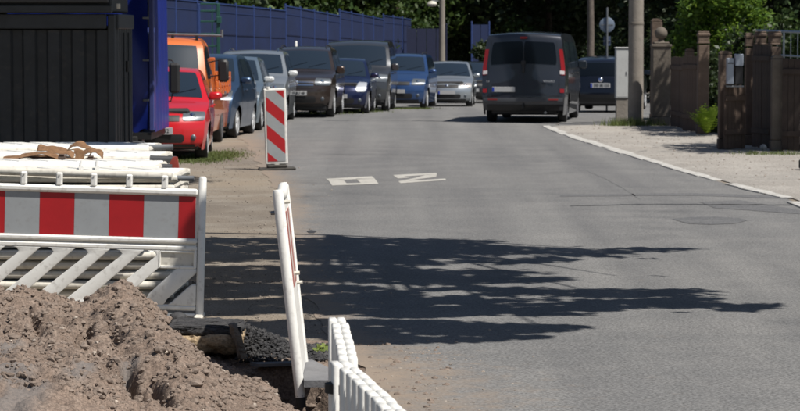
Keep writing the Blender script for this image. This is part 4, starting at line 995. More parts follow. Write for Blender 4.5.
# ---- anthracite van driving away, seen from behind
Yv = 58.4; sv = F / Yv; mv = .15; Lv = 4.9; dirv = Vector((mv, 1, 0)).normalized()
rear = Vector(((523 - 400) / sv, Yv, 0)); front = rear + dirv * Lv
t, c = car('van', 'anthracite passenger van seen from behind, driving away along the road', 'van', 1.92, 2.06, Lv, (front.x, front.y, 0), math.pi - math.atan(mv), vgrey_p, rear_view=True, rimm=steelcap, rim='steel')
def P2(nm, mt, *a, **k): return c.patch(MB(), *a, **k).build(nm, mt, t, 60, fix=False)
pg = mat('privacy_glass', (.004, .006, .009), .15, spec=.25); P2('rear_window', pg, 14.14, 14.84, -.82, -.012, off=.007, rnd_=.03); P2('rear_window', pg, 14.14, 14.84, .012, .82, off=.007, rnd_=.03)
P2('door_gap', black_pl, 14.08, 17.3, -.006, .006, off=.004, n=20, m=1)
P2('door_gap', black_pl, 17.25, 17.32, -.86, .86, off=.004, n=1, m=16)
for sg in (-1, 1): P2('door_gap', black_pl, 14.08, 17.3, sg * .855, sg * .862, off=.004, n=20, m=1)
P2('bumper_step', mat('grey_bumper_plastic', (.07, .075, .085), .5), 16.95, 17.35, -.96, .96, off=.05, n=4, m=20)
P2('bumper_lip', black_pl, 17.9, 18.9, -.9, .9, off=.01, n=4, m=12)
for sg in (-1, 1):
    P2('reflector', red_lens, 16.15, 16.5, sg * .885, sg * .985, off=.014, n=3, m=3)
    P2('marker_lamp', mat('clear_lens', (.55, .5, .5), .2, coat=.8), 15.05, 15.22, sg * .875, sg * .985, off=.016, n=2, m=3)
    P2('bumper_reflector', mat('dull_red', (.25, .02, .02), .4), 17.05, 17.2, sg * .62, sg * .85, off=.056, n=2, m=3)
p = c.T(13.98, 0); MB().box(p + Vector((0, .03, .01)), (.17, .05, .05), .012).build('brake_lamp', red_lens, t)
p = c.T(15.0, .0); MB().box(p + Vector((0, .02, .0)), (.07, .04, .22), .015).box(p + Vector((.0, .03, .12)), (.11, .03, .10), .02).build('door_handle', black_pl, t)
p = c.T(16.35, .0)
o = MB().box(p + Vector((.44, .02, .02)), (.52, .014, .115), .004).build('number_plate', plate_m, t)
MB().box(p + Vector((.44 + .235, .0285, .02)), (.045, .003, .10)).build('country_band', plate_b, o)
silver_l = mat('chrome_letter', (.6, .62, .65), .3, metal=.5)
for txt, x, sz in (('2.0', .80, .06), ('VIVARO', -.58, .075)):
    p = c.T(15.72, -0.3 if x < 0 else .4); q = link('lettering', text_mesh(txt, sz, silver_l, .004), t); q.location = (x, p.y + .012, p.z); q.rotation_euler = (math.pi / 2, 0, math.pi)
p = c.T(18.3, 0); MB().tube([p + Vector((0, .12, .0)), p + Vector((0, .12, .06))], .022, 8).box(p + Vector((0, .06, -.01)), (.05, .16, .04), .01).build('tow_hook', black_pl, t)
MB().tube([(-.5, Lv - .3, .24), (-.5, Lv + .02, .24)], .03, 8).build('exhaust', galv, t)
# ---- dark blue hatchback on the side road, seen from behind
Yg = 68.0; sg_ = F / Yg; mg = .20; dg = Vector((mg, 1, 0)).normalized(); rear = Vector(((600 - 400) / sg_, Yg, gz(Yg))); fr = rear + dg * 4.2
t, c = car('hatch', 'dark blue hatchback seen from behind beside the white cabinet', 'car', 1.76, 1.49, 4.2, (fr.x, fr.y, gz(Yg)), math.pi - math.atan(mg), gblue_p, rear_view=True)
p = c.T(15.35, 0); e = MB().lathe([(.001, -.02), (.05, 0), (.062, .012), (.055, .02), (.001, .022)], p + Vector((0, .012, .0)), 'y', 20).build('rear_emblem', chrome, t, 60)
for pts in ([(-.035, .03), (-.01, -.035), (.0, -.01), (.01, -.035), (.035, .03)],):
    MB().tube([p + Vector((a, .036, z)) for a, z in pts], .005, 5).build('emblem_mark', plate_b, e)
p = c.T(16.0, 0); o = MB().box(p + Vector((0, .02, .0)), (.52, .014, .12), .004).build('number_plate', plate_m, t)
MB().box(p + Vector((.235, .0285, .0)), (.045, .003, .10)).build('country_band', plate_b, o)
q = link('lettering', text_mesh('DD SR 124', .085, ink), o); q.location = (-.03, p.y + .0295, p.z); q.rotation_euler = (math.pi / 2, 0, math.pi)
b = MB(); c.patch(b, 13.35, 14.85, -.82, .82, .012); b.build('rear_glass', mat('privacy_glass', (.004, .006, .009), .15, spec=.25), t, 60, fix=False)
c.patch(MB(), 17.3, 18.4, -.85, .85, .012).build('bumper_lip', black_pl, t, fix=False)
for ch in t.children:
    if ch.name.startswith('tail_lamp'): ch.data.materials[0] = mat('darkened_red_lens', (.035, .003, .003), .5, spec=.2)  # tail lamps darkened to keep their red reflection off the van
# lettering on the silver car: amber indicator
# ================================================================== orange flatbed truck
def flatbed():
    Y = 44.95; s = F / Y; W_ = 1.86; X = (209 - 400) / (F / 45.4) - W_ / 2
    op = paint('orange_paint', (0.60, 0.145, 0.030), 0.0, .4); t = thing('flatbed_truck', 'orange flatbed truck with folded-down side boards behind the red hatchback', 'truck', (X, Y, 0), -.016, 'cars parked along the blue fence')
    prof = [(.10, .25), (.03, .32), (0, .45), (0, .62), (.01, .82), (.03, 1.0), (.06, 1.14), (.14, 1.30), (.25, 1.50), (.42, 1.76), (.55, 1.88), (.85, 1.955), (1.25, 1.955), (1.52, 1.92), (1.56, 1.7), (1.57, 1.2), (1.58, .8), (1.58, .5), (1.56, .4), (1.5, .3)]
    c = Car(prof, W_, [(.25, .94), (.6, .99), (1.1, 1.0), (1.25, .98), (1.8, .87), (1.95, .76)], nose=.14, tail=.0, pn=.08, pt=.0, crown=.035)
    b = c.shell(); c.side(b, (.62, 9.0), .33, .25); b.build('cab', op, t, 35, fix=False)
    MB().box((0, .8, .55), (W_ * .66, 1.4, .5), .03).build('underbody', black_pl, t)
    c.patch(MB(), 6.7, 9.45, -.88, .88, .006, 10, 16, .02).build('windscreen', mat('orange_truck_glass', (.025, .035, .048), .5, spec=.12), t, 60, fix=False)
    c.patch(MB(), 4.1, 4.9, -.62, .62, .01).build('grille', black_pl, t, fix=False)
    for sg in (-1, 1):
        p = c.T(4.5, sg * .74); MB().lathe([(.001, -.03), (.09, -.02), (.10, .0), (.1, .05)], p, 'y', 18).build('headlight', lamp_m, t, 60)
        bb = MB(); c.window(bb, sg, .50, 1.38, 1.22, 1.22, .13); bb.build('side_window', glass_m, t, 60, fix=False)
        bb = MB().grid([[Vector((sg * (c.hw(q, z) + .003), q, z)) for q in (1.42, 1.432)] for z in np.linspace(.4, 1.8, 8)]); bb.build('door_gap', black_pl, t, fix=False)
        o = MB().box((sg * (W_ / 2 + .24), .55, 1.36), (.19, .10, .40), .04).build('mirror', black_pl, t, 40)
        MB().tube([(sg * (W_ / 2 + .18), .56, 1.55), (sg * (W_ / 2 - .04), .58, 1.50)], .012, 6).tube([(sg * (W_ / 2 + .18), .56, 1.28), (sg * (W_ / 2 - .02), .58, 1.26)], .012, 6).build('mirror_arm', black_pl, o)
        for y in (.62, 3.3): wheel_at(t, sg * (W_ / 2 - .12), y, .33, .2, steelcap, sg, 'steel')
        # bed side boards: ribbed
        for k in range(3): MB().box((sg * (W_ / 2 + .03), 3.02, .96 + k * .135), (.035, 2.85, .125), .012).build('side_board', op, t)
        for k in range(6): MB().box((sg * (W_ / 2 + .053), 1.75 + k * .52, 1.09), (.02, .05, .40), .005).build('board_stake', op, t)
        for k in range(3): MB().box((sg * (W_ / 2 + .07), 1.8 + k * 1.2, .92), (.02, .10, .06), .005).build('latch', galv, t)
    MB().box((0, 3.0, .86), (W_ + .02, 2.85, .08), .01).build('load_bed', op, t)
    for k in range(3): MB().box((0, 4.44, .96 + k * .135), (W_ + .02, .035, .125), .01).build('tail_board', op, t)
    MB().box((0, 1.64, 1.25), (W_ + .0, .04, .66), .01).build('head_board', op, t)
    MB().box((0, 3.0, .62), (.7, 2.9, .35), .02).build('chassis', black_pl, t)
    c.patch(MB(), 1.0, 2.2, -.9, .9, .012).build('bumper', mat('white_bumper', (.4, .4, .4), .5), t, fix=False)
    MB().box((.35, .52, 1.32), (.14, .004, .09), .001).build('permit_sticker', mat('sticker', (.35, .45, .2), .5), t)
    # bar lying on the roof
    a, e = W(166, 34.2, Y + .8), W(222, 35.5, Y + .8)
    o = thing('roof_bar', 'dark metal bar lying across the roof of the orange truck', 'bar', tuple(a)); v = e - a
    MB().tube([(0, 0, 0), tuple(v)], .022, 8).build('bar', galv, o); MB().tube([tuple(v + Vector((0, 0, -.03))), tuple(v + Vector((0, 0, .10)))], .022, 8).build('end_stub', galv, o)
    for q in (.12, .55): MB().box(v * q + Vector((0, 0, -.05)), (.05, .05, .08), .008).build('foot', black_pl, o)
flatbed()
# ================================================================== blue screen fence
fb_m = mat('blue_screen', (0.004, 0.014, 0.062), .75, var=.18, vscale=1.2); fb_p = mat('blue_post', (0.020, 0.045, 0.16), .6, var=.1); fb_r = mat('blue_rib', (0.009, 0.024, 0.095), .7); fb_d = mat('dark_blue_screen', (0.005, 0.009, 0.035), .6, var=.15)
fence = thing('blue_fence', 'long blue screen fence with stepped panels behind the parked cars', 'fence', (-5.75, 63.5, 0))
d = Vector((4.65, 30.4, 0)).normalized(); f0 = Vector((-5.75, 63.5, 0)); rzf = math.atan2(d.y, d.x)
PW = 2.34
TOPS = [(0, 2.89), (6.45, 2.72), (6.5, 2.86), (10.45, 2.63), (10.5, 2.80), (14.45, 2.56), (14.5, 2.70), (18, 2.58)]
def fence_run(t, n, m_screen, ww):
    for i in range(n):
        a = lin(TOPS, i - .45); e = lin(TOPS, i + .45) if (i + .46) % 4 != 0 else lin(TOPS, i + .4)
        zb = gz(f0.y + (i + 1) * PW) - .05; x0, x1 = (i - .5) * ww + .03, (i + .5) * ww - .03
        MB().prism([(x0, zb), (x1, zb), (x1, e), (x0, a)], -.006, .006).build('screen_panel', m_screen, t)
        MB().box(((i - .5) * ww, 0, (a + zb) / 2 + .02), (.055, .06, a - zb + .06), .01).build('fence_post', fb_p, t)
        for k in range(5):
            f = (k + .6) / 5; za, ze = zb + (a - zb) * f, zb + (e - zb) * f
            MB().prism([(x0, za - .012), (x1, ze - .012), (x1, ze + .012), (x0, za + .012)], -.018, -.007).build('rib', fb_r if k != 3 else fb_d, t)
        MB().prism([(x0, a - .03), (x1, e - .03), (x1, e), (x0, a)], -.03, -.0065).build('top_rail', fb_p, t)
fence.rotation_euler = (0, 0, rzf)
fence_run(fence, 18, fb_m, PW)
g = thing('dark_blue_gate', 'dark blue sheet metal gate at the far end of the blue fence', 'gate', (f0.x + d.x * PW * 17, f0.y + d.y * PW * 17, gz(103)), R(28))
for k in range(4): MB().box((.22 + k * .44, 0, 1.45), (.42, .02, 2.7)).build('gate_board', fb_d, g)
for x in (0, 1.78): MB().box((x, 0, 1.5), (.07, .07, 3.0), .01).build('gate_post', fb_d, g)
g2 = W(480, 60, 104); g = thing('blue_panel_fence', 'short blue fence panel just left of the anthracite van', 'fence', (g2.x - .15, 104, gz(104)), R(20))
for k in range(2): MB().box((k * .36, 0, 1.5), (.34, .02, 2.95)).build('screen_panel', fb_m, g)
for k in (0, .75): MB().box((k - .2, 0, 1.55), (.06, .06, 3.1), .01).build('fence_post', fb_p, g)
# green gate frame in front of the fence
gm = mat('green_frame', (0.015, 0.07, 0.055), .5); q0 = W(199, 80, 62.5); q1 = W(218.5, 80, 62.5)
t = thing('steel_gateway', 'green steel gateway standing against the blue fence above the orange truck', 'gateway', (q0.x, 62.5, 0)); wd = q1.x - q0.x; ht = HC - (3.5 - 34) * 62.5 / F
MB().box((0, 0, ht / 2), (.07, .07, ht), .01).build('upright', fb_p, t); MB().box((wd, 0, ht / 2), (.08, .08, ht), .01).build('upright', gm, t)
for py in (4, 11, 21.5, 34, 46): z = HC - (py - 34) * 62.5 / F; MB().box((wd / 2, 0, z), (wd - .08, .04, .045), .006).build('crossbar', gm, t)
MB().box((wd * .7, 0, ht * .5), (.03, .03, ht - .1)).build('thin_bar', gm, t); MB().box((wd + .02, -.05, HC + (34 - 20) * 62.5 / F), (.12, .06, .16), .01).build('hinge_box', gm, t)
# small white marker post seen above the brown car
p = W(296, 46, 67.5); t = thing('white_marker_post', 'small white post top showing above the roof of the dark brown car', 'post', (p.x, p.y, gz(67.5)))
MB().tube([(0, 0, 0), (0, 0, p.z - gz(67.5) + .10), (0, 0, p.z - gz(67.5) + .13)], [.035, .035, .02], 12).build('shaft', white_pl, t, 40)
MB().lathe([(.04, 0), (.04, .05)], (0, 0, p.z - gz(67.5) - .25), 'z', 12).build('band', black_pl, t)

# ================================================================== poles, sign, cabinet
conc = mat('concrete', (0.24, 0.215, 0.185), .9, var=.14, vscale=3, bump=.3, bscale=25, dirt=.25)
p = G(635.5, 125.5); t = thing('concrete_pole', 'thick round concrete lamp pole beside the white cabinet', 'pole', (p.x, p.y, 0))
MB().tube([(0, 0, 0), (0, 0, 3.0), (0, 0, 9.0)], [.172, .160, .11], 24).build('shaft', conc, t, 40)
MB().lathe([(.166, 0), (.170, .01), (.170, .05), (.166, .06)], (0, 0, 2.0 + (34 - 25) * p.y / F), 'z', 24).build('joint_ring', mat('stained_concrete', (.17, .15, .125), .9), t)
MB().tube([(0, 0, 8.6), (-.6, 0, 9.0), (-1.6, 0, 9.1)], .05, 8).box((-1.8, 0, 9.08), (.6, .2, .12), .04).build('lamp_arm', galv, t)
p = G(621.5, 123.5); t = thing('cabinet', 'narrow white utility cabinet on a concrete plinth beside the round pole', 'cabinet', (p.x, p.y, 0))
cab = mat('cabinet_white', (0.50, 0.51, 0.50), .55, var=.05, vscale=3, dirt=.2); s_ = F / p.y; zt_ = HC - (48.5 - 34) / s_; zm = HC - (98 - 34) / s_; wd = 13.2 / s_
MB().box((0, 0, (zt_ + zm) / 2), (wd, .24, zt_ - zm), .012).build('housing', cab, t); MB().box((0, 0, zt_ + .014), (wd + .03, .28, .028), .008).build('lid', cab, t)
MB().box((0, 0, zm / 2), (wd * .88, .2, zm), .01).build('plinth', conc, t)
MB().box((0, -.122, (zt_ + zm) / 2), (wd * .86, .006, (zt_ - zm) * .94), .002).build('door', cab, t); MB().box((wd * .3, -.128, (zt_ + zm) / 2), (.02, .012, .08), .003).build('handle', galv, t)
p = W(607, 60, 72.0); zz = gz(72); t = thing('road_sign', 'round traffic sign seen from its grey back, on a thin pole behind the dark hatchback', 'sign', (p.x, p.y, zz))
zc = lambda py: HC - (py - 34) * 72 / F - zz
sb = mat('sign_back', (0.16, 0.20, 0.26), .5, metal=.3)
MB().tube([(0, 0, 0), (0, 0, zc(7.5))], .028, 10).build('pole', galv, t, 40)
MB().lathe([(.001, -.004), (.205, -.004), (.212, 0), (.212, .006), (.205, .01), (.001, .01)], (0, .035, zc(25)), 'y', 32).build('disc', sb, t, 30)
MB().box((0, .035, zc(25)), (.34, .02, .03)).build('brace', galv, t)
MB().box((.0, .04, zc(41)), (.20, .008, .26), .003).build('plate', mat('small_sign_back', (.05, .07, .12), .5), t)
MB().box((0, .02, zc(41)), (.2, .02, .02)).build('brace', galv, t)
# lamp post at the gate gap in the far distance
p = W(442, 60, 101); zz = gz(101); t = thing('lamp_post', 'pale concrete post with a round lamp at the end of the blue fence', 'lamp post', (p.x, p.y, zz))
MB().tube([(0, 0, 0), (0, 0, 6)], [.13, .10], 14).build('post', conc, t, 40)
lp = W(432, 4, 101); MB().lathe([(.02, -.1), (.16, -.08), (.2, 0), (.16, .08), (.02, .12)], (lp.x - p.x, 0, lp.z - zz), 'z', 16).build('lamp_head', white_dim, t, 40)
MB().tube([(0, 0, lp.z - zz + .1), ((lp.x - p.x), 0, lp.z - zz + .12)], .03, 8).build('lamp_arm', galv, t)

# ================================================================== stone gate posts and fences on the right
sand = mat('brown_sandstone', (0.125, 0.090, 0.068), .92, var=.2, vscale=3, bump=.5, bscale=18, dirt=.2); sand2 = mat('grey_sandstone', (0.125, 0.106, 0.086), .92, var=.2, vscale=3, bump=.5, bscale=18, dirt=.2)
wood = mat('dark_stained_wood', (0.045, 0.032, 0.025), .8, var=.35, vscale=4, bump=.3); panel_br = mat('weathered_brown_panel', (0.085, 0.058, 0.043), .85, var=.25, vscale=3, bump=.3)
def pillar(px0, px1, py_top, Y, kind, label, m_=sand, depth=None, base_row=None):
    s = F / Y; X = ((px0 + px1) / 2 - 400) / s; w_ = (px1 - px0) / s; H = HC - (py_top - 34) / s; t = thing('stone_pillar', label, 'pillar', (X, Y, .03)); H -= .03; dd = depth or w_
    MB().box((0, 0, .09), (w_ * 1.05, dd * 1.05, .18), .015).build('base', m_, t)
    if kind == 'ball':
        r = 6.3 / s; hz = H - 2 * r - .16
        MB().box((0, 0, hz / 2 + .09), (w_ * .94, dd * .94, hz - .18), .015).build('shaft', m_, t); MB().box((0, 0, hz + .03), (w_ * 1.06, dd * 1.06, .06), .015).box((0, 0, hz + .085), (w_ * .8, dd * .8, .05), .015).build('cap', m_, t)
        MB().lathe([(r * math.sin(a), -r * math.cos(a)) for a in np.linspace(.02, math.pi - .02, 16)], (0, 0, H - r), 'z', 24).build('ball', m_, t, 60)
        MB().lathe([(r * .6, 0), (r * .45, .06)], (0, 0, hz + .1), 'z', 16).build('ball_neck', m_, t)
    elif kind == 'round':
        MB().box((0, 0, (H - w_ * .25) / 2 + .09), (w_ * .95, dd * .95, H - w_ * .25 - .18), .02).build('shaft', m_, t)
        P = [[(w_ * .475 * math.cos(a), y_, H - w_ * .25 + w_ * .25 * math.sin(a)) for y_ in (-dd * .475, dd * .475)] for a in np.linspace(0, math.pi, 11)]
        b = MB().grid(P); n = len(P); b.add([r_[0] for r_ in P], [tuple(range(n))]); b.add([r_[1] for r_ in P], [tuple(range(n))]); b.build('rounded_top', m_, t, 40)
    elif kind == 'cap':
        MB().box((0, 0, (H - .26) / 2 + .09), (w_ * .88, dd * .88, H - .26 - .18), .015).build('shaft', m_, t)
        MB().box((0, 0, H - .22), (w_ * .95, dd * .95, .04), .012).build('neck_ring', m_, t); MB().box((0, 0, H - .145), (w_ * .86, dd * .86, .11), .01).build('neck', m_, t)
        MB().box((0, 0, H - .06), (w_, dd, .07), .02).box((0, 0, H - .012), (w_ * .86, dd * .86, .03), .01).build('capital', m_, t)
    return t
pillar(650, 661.5, 18.5, 58.6, 'round', 'tall brown stone post with rounded top behind the pillar with the ball')
pillar(651, 670, 27, 56.3, 'ball', 'square stone gate pillar topped by a stone ball', sand2)
pillar(683.5, 697.5, 48.5, 53.0, 'round', 'low brown stone post with rounded top, left of the green fern') if False else None
t = pillar(684.5, 693.5, 48.5, 53.4, 'round', 'low brown stone post with rounded top, left of the green fern')
pillar(696.5, 709, 31.5, 51.5, 'cap', 'tall brown pillar with stepped capital behind the green fern')
pillar(718, 731, 50.5, 44.6, 'round', 'round-topped brown post carrying the grey letter box')
pillar(744, 753, 33, 46.2, 'cap', 'narrow capped pillar directly right of the letter box')
pillar(753.8, 766, 31.5, 45.9, 'cap', 'middle one of three capped pillars right of the letter box')
pillar(767, 780.5, 31.5, 45.6, 'cap', 'rightmost of three capped pillars, beside the dark gate')
pillar(770.5, 783, 55, 43.9, 'round', 'short grey stone post with domed top at the left end of the dark gate', sand2)
def panel_fence(px0, px1, py0, Y0, Y1, label, n, m_, name='board_fence', cat='fence', zb=.015):
    s0, s1 = F / Y0, F / Y1; a = Vector(((px0 - 400) / s0, Y0, 0)); b_ = Vector(((px1 - 400) / s1, Y1, 0)); v = b_ - a; Lh = v.length; H = HC - (py0 - 34) / s0
    t = thing(name, label, cat, tuple(a + Vector((0, 0, .03))), math.atan2(v.y, v.x))
    w_ = Lh / n; me = MB().box((0, 0, (H + zb) / 2), (w_ - .004, .025, H - zb), .004).mesh('board', m_)
    for i in range(n):
        o = link('board', me, t); o.location = ((i + .5) * w_, rnd.uniform(-.004, .004), rnd.uniform(-.008, .008))
    for z in (.3, H - .22): MB().box((Lh / 2, -.028, z), (Lh - .02, .03, .09), .004).build('cross_rail', m_, t)
    return t
panel_fence(671, 684, 58, 55.6, 53.9, 'dark brown board fence between the ball pillar and the low post', 9, panel_br)
panel_fence(683, 698, 57, 53.1, 52.2, 'brown board panel at the low post left of the fern', 6, panel_br)
panel_fence(724, 745, 87, 44.25, 44.6, 'brown wooden panel below the letter box', 6, panel_br)
panel_fence(753, 771, 47, 45.2, 44.4, 'dark recessed boards between the three capped pillars', 6, wood)
gt = panel_fence(782, 812, 60, 43.7, 43.5, 'wide dark wooden gate at the right edge of the picture', 5, wood, 'wooden_gate', 'gate', .02)
MB().box((.9, -.05, .9), (.07, .03, 1.7), .004, Matrix.Rotation(R(28), 4, 'Y')).build('brace', wood, gt)
# letter box
s_ = F / 44.2; t = thing('letter_box', 'light grey metal letter box mounted between two posts', 'letter box', ((734.5 - 400) / s_, 44.2, 0)); zf = lambda py: HC - (py - 34) / s_
lbm = mat('letterbox_grey', (.30, .34, .40), .4, metal=.3); b = MB().box((-.085, 0, (zf(58) + zf(84)) / 2), (.115, .16, zf(58) - zf(84)), .012).build('left_box', lbm, t)
MB().box((.065, .0, (zf(54) + zf(66)) / 2), (.14, .16, zf(54) - zf(66)), .012).build('upper_box', lbm, t); MB().box((.065, .01, (zf(66.5) + zf(84)) / 2), (.135, .14, zf(66.5) - zf(84)), .008).build('dark_box', black_pl, t)
MB().box((-.085, -.083, zf(63)), (.09, .006, .02)).build('slot', black_pl, t); MB().box((.0, .02, zf(85) - .02), (.30, .12, .03), .005).build('bracket', galv, t)
# thin rail at the far right
rl = mat('pale_rail', (.28, .33, .38), .4, metal=.5); a = W(757, 30.5, 52); b_ = W(812, 32.5, 50); t = thing('metal_railing', 'thin pale metal railing above the dark gate', 'railing', (a.x, a.y, .03)); v = b_ - a; v.z = 0
MB().tube([(0, 0, a.z - .03), (v.x, v.y, b_.z - .03)], .025, 8).build('handrail', rl, t); MB().tube([(0, 0, a.z - .5), (v.x, v.y, b_.z - .5)], .018, 8).build('lower_rail', rl, t)
for k in range(9): q = v * (k / 8); MB().tube([(q.x, q.y, 0), (q.x, q.y, a.z - .06)], .02 if k % 4 == 0 else .009, 6).build('baluster', rl, t)
# small pale stone by the gate
p = G(763, 151.5); o = MB().add(*rock(rs, .06, .05, .055, 2, .15)).build('pale_stone', mat('pale_boulder', (.5, .48, .45), .9, var=.3, vscale=20, bump=.4), None, 40); o.location = (p.x, p.y, .07); tag(o, 'small whitish stone lying in front of the dark gate', 'stone')
p = G(742, 150); 
# tyre / dark block at right edge
p = G(802, 172); o = MB().box((0, 0, .08), (.14, .3, .16), .03).build('kerb_block', rubber, None, 40); o.location = (p.x + .04, p.y, .03); tag(o, 'dark block at the right edge of the pavement', 'block')

# ================================================================== vegetation
def cloud(n, blobs, seed, shell=.55):
    """points in a union of ellipsoids: blobs (cx,cy,cz,rx,ry,rz)"""
    q = np.random.RandomState(seed); bl = np.array(blobs, float); vol = bl[:, 3] * bl[:, 4] * bl[:, 5]; k = q.choice(len(bl), n, p=(vol ** .8) / (vol ** .8).sum())
    dd = q.normal(size=(n, 3)); dd /= np.linalg.norm(dd, axis=1)[:, None]; rr = (shell + (1 - shell) * q.rand(n)) * (1 + .12 * q.normal(size=n))
    return bl[k, :3] + dd * rr[:, None] * bl[k, 3:]
def blobs_for(rx, ry, rz, n, seed, zc=0):
    q = random.Random(seed); out = []
    for _ in range(n):
        a = q.uniform(0, 6.28); u = q.uniform(-.85, .9); r = math.sqrt(1 - u * u * .8) * q.uniform(.35, .75); s = q.uniform(.22, .42)
        out.append((r * math.cos(a) * rx, r * math.sin(a) * ry, zc + u * rz * .75, rx * s, ry * s, rz * s))
    return out
def limbs(b, base, top, r0, tips, seed):
    q = random.Random(seed); base = Vector(base); top = Vector(top); mid = (base + top) / 2 + Vector((q.uniform(-.15, .15), q.uniform(-.15, .15), 0)); b.tube([base - Vector((0, 0, .05)), base + (mid - base) * .15, mid, top], [r0 * 1.25, r0, r0 * .75, r0 * .5], 9)
    for tp in tips:
        st = base + (top - base) * q.uniform(.55, .95); tp = Vector(tp); m_ = (st + tp) / 2 + Vector((q.uniform(-.2, .2), q.uniform(-.2, .2), q.uniform(0, .35))); b.tube([st, m_, tp], [r0 * .38, r0 * .24, r0 * .08], 6)
def tree(name, label, cat, loc, H, r, nl, ls, lm, seed, group=None, rz=None, zc=None, trunk_r=.16, nb=16, flat=.3):
    t = thing(name, label, cat, loc, 0, group); rz = rz or r; zc = zc if zc is not None else H - rz; bl = blobs_for(r, r, rz, nb, seed, zc)
    link('crown', leaf_mesh('crown', cloud(nl, bl, seed), ls, lm, seed, flat, .6), t)
    b = MB(); limbs(b, (0, 0, 0), (0, 0, zc), trunk_r, [(x * .8, y * .8, z) for x, y, z, *_ in bl[:9]], seed); b.build('trunk', bark, t, 40); return t
# overhanging tree left of the road: its leaf pads throw the long shadows across the asphalt
pads = [
 [(150, 238), (330, 238.5), (430, 239.5), (520, 240.5), (470, 245), (560, 248.5), (640, 248), (698, 249.3), (650, 253), (600, 255), (655, 259), (560, 262), (470, 266), (330, 263), (260, 260), (150, 266)],
 [(150, 267), (260, 266), (390, 266), (470, 269), (560, 274), (676, 277), (600, 279), (540, 282), (430, 287), (380, 283), (280, 281), (150, 284)],
 [(270, 299), (380, 292), (470, 287), (560, 290), (700, 290), (735, 294), (690, 297), (782, 305), (750, 312), (640, 313), (560, 316), (470, 316), (400, 318), (330, 315), (290, 310)],
 [(150, 284), (300, 283), (400, 289), (300, 294), (150, 302)],
 [(150, 302), (270, 300), (340, 307), (400, 314), (300, 312), (150, 318)],
 [(220, 322), (330, 320), (440, 321), (520, 325), (612, 327.5), (560, 332), (480, 334), (550, 338), (490, 342), (420, 343), (360, 345), (330, 338), (250, 335), (190, 330)],
]
def inpoly(px, py, poly):
    c = np.zeros(px.shape, bool); n = len(poly); j = n - 1
    for i in range(n):
        xi, yi = poly[i]; xj, yj = poly[j]
        c ^= ((yi > py) != (yj > py)) & (px < (xj - xi) * (py - yi) / (yj - yi + 1e-9) + xi); j = i
    return c
q = np.random.RandomState(8); pts = []; tips = []
for k, pl in enumerate(pads):
    xs_ = [a for a, _ in pl]; ys_ = [b for _, b in pl]; A = (max(xs_) - min(xs_)) * (max(ys_) - min(ys_)); n = int(A * 1.6)
    px = q.uniform(min(xs_), max(xs_), n); py = q.uniform(min(ys_), max(ys_), n); ok = inpoly(px, py, pl); px = px[ok]; py = py[ok]
    nz = fbm(px / 75.0, py / 3.4 + k * 9, 3, .6); thr = np.interp(px, [150, 290, 420, 520, 800], [.85, .70, .61, .60, .50]); nz2 = fbm(px / 16.0, py / 1.3 + k * 5, 2); ok = (nz < thr) & (nz2 < np.where(px < 330, .67, .64)) & (q.rand(len(px)) < np.interp(px, [0, 450, 800], [1, 1, .75])); px = px[ok]; py = py[ok]
    px = px + q.normal(size=len(px)) * 5; py = py + q.normal(size=len(py)) * .7
    hgt = 5.4 + .5 * math.sin(k * 2.1) + .35 * q.normal(size=len(px)).clip(-1.5, 1.5)
    for a, c_, h in zip(px, py, hgt):
        g_ = G(a, c_); tt = h / SD.z; pts.append((g_.x + SD.x * tt, g_.y + SD.y * tt, h))
    cy_ = sum(ys_) / len(ys_)
    for a in (min(max(xs_) - 60, 640), 430, 300): g_ = G(a, cy_); h = 5.35; tips.append((g_.x + SD.x * h / SD.z, g_.y + SD.y * h / SD.z, h))
t = thing('roadside_tree', 'tree left of the road whose branches reach over the asphalt and shade it', 'tree', (-5.2, 25.6, 0))
P = np.array(pts) - np.array([[-5.2, 25.6, 0]])
link('crown', leaf_mesh('crown', P, .125, lf_mid, 5, .5, .65), t)
b = MB(); b.tube([(0, 0, -.05), (0, 0, .4), (.1, 0, 2.5), (.5, -.1, 4.6), (.9, -.2, 6.2)], [.34, .26, .22, .18, .10], 12)
bough = [Vector((.5, -.1, 4.6)), Vector((2.8, -.6, 5.0)), Vector((5.0, -1.0, 5.3)), Vector((7.4, -1.6, 5.5))]; b.tube(bough, [.12, .10, .08, .05], 8)
for n_, tp in enumerate(tips):
    tp = Vector(tp) - Vector((-5.2, 25.6, 0)); st = bough[2] if tp.x < 7 else bough[3]; m_ = st + (tp - st) * .5 + Vector((.2, 0, .2)); b.tube([st, m_, tp], [.045, .028, .01], 6)
b.build('trunk', bark, t, 40)
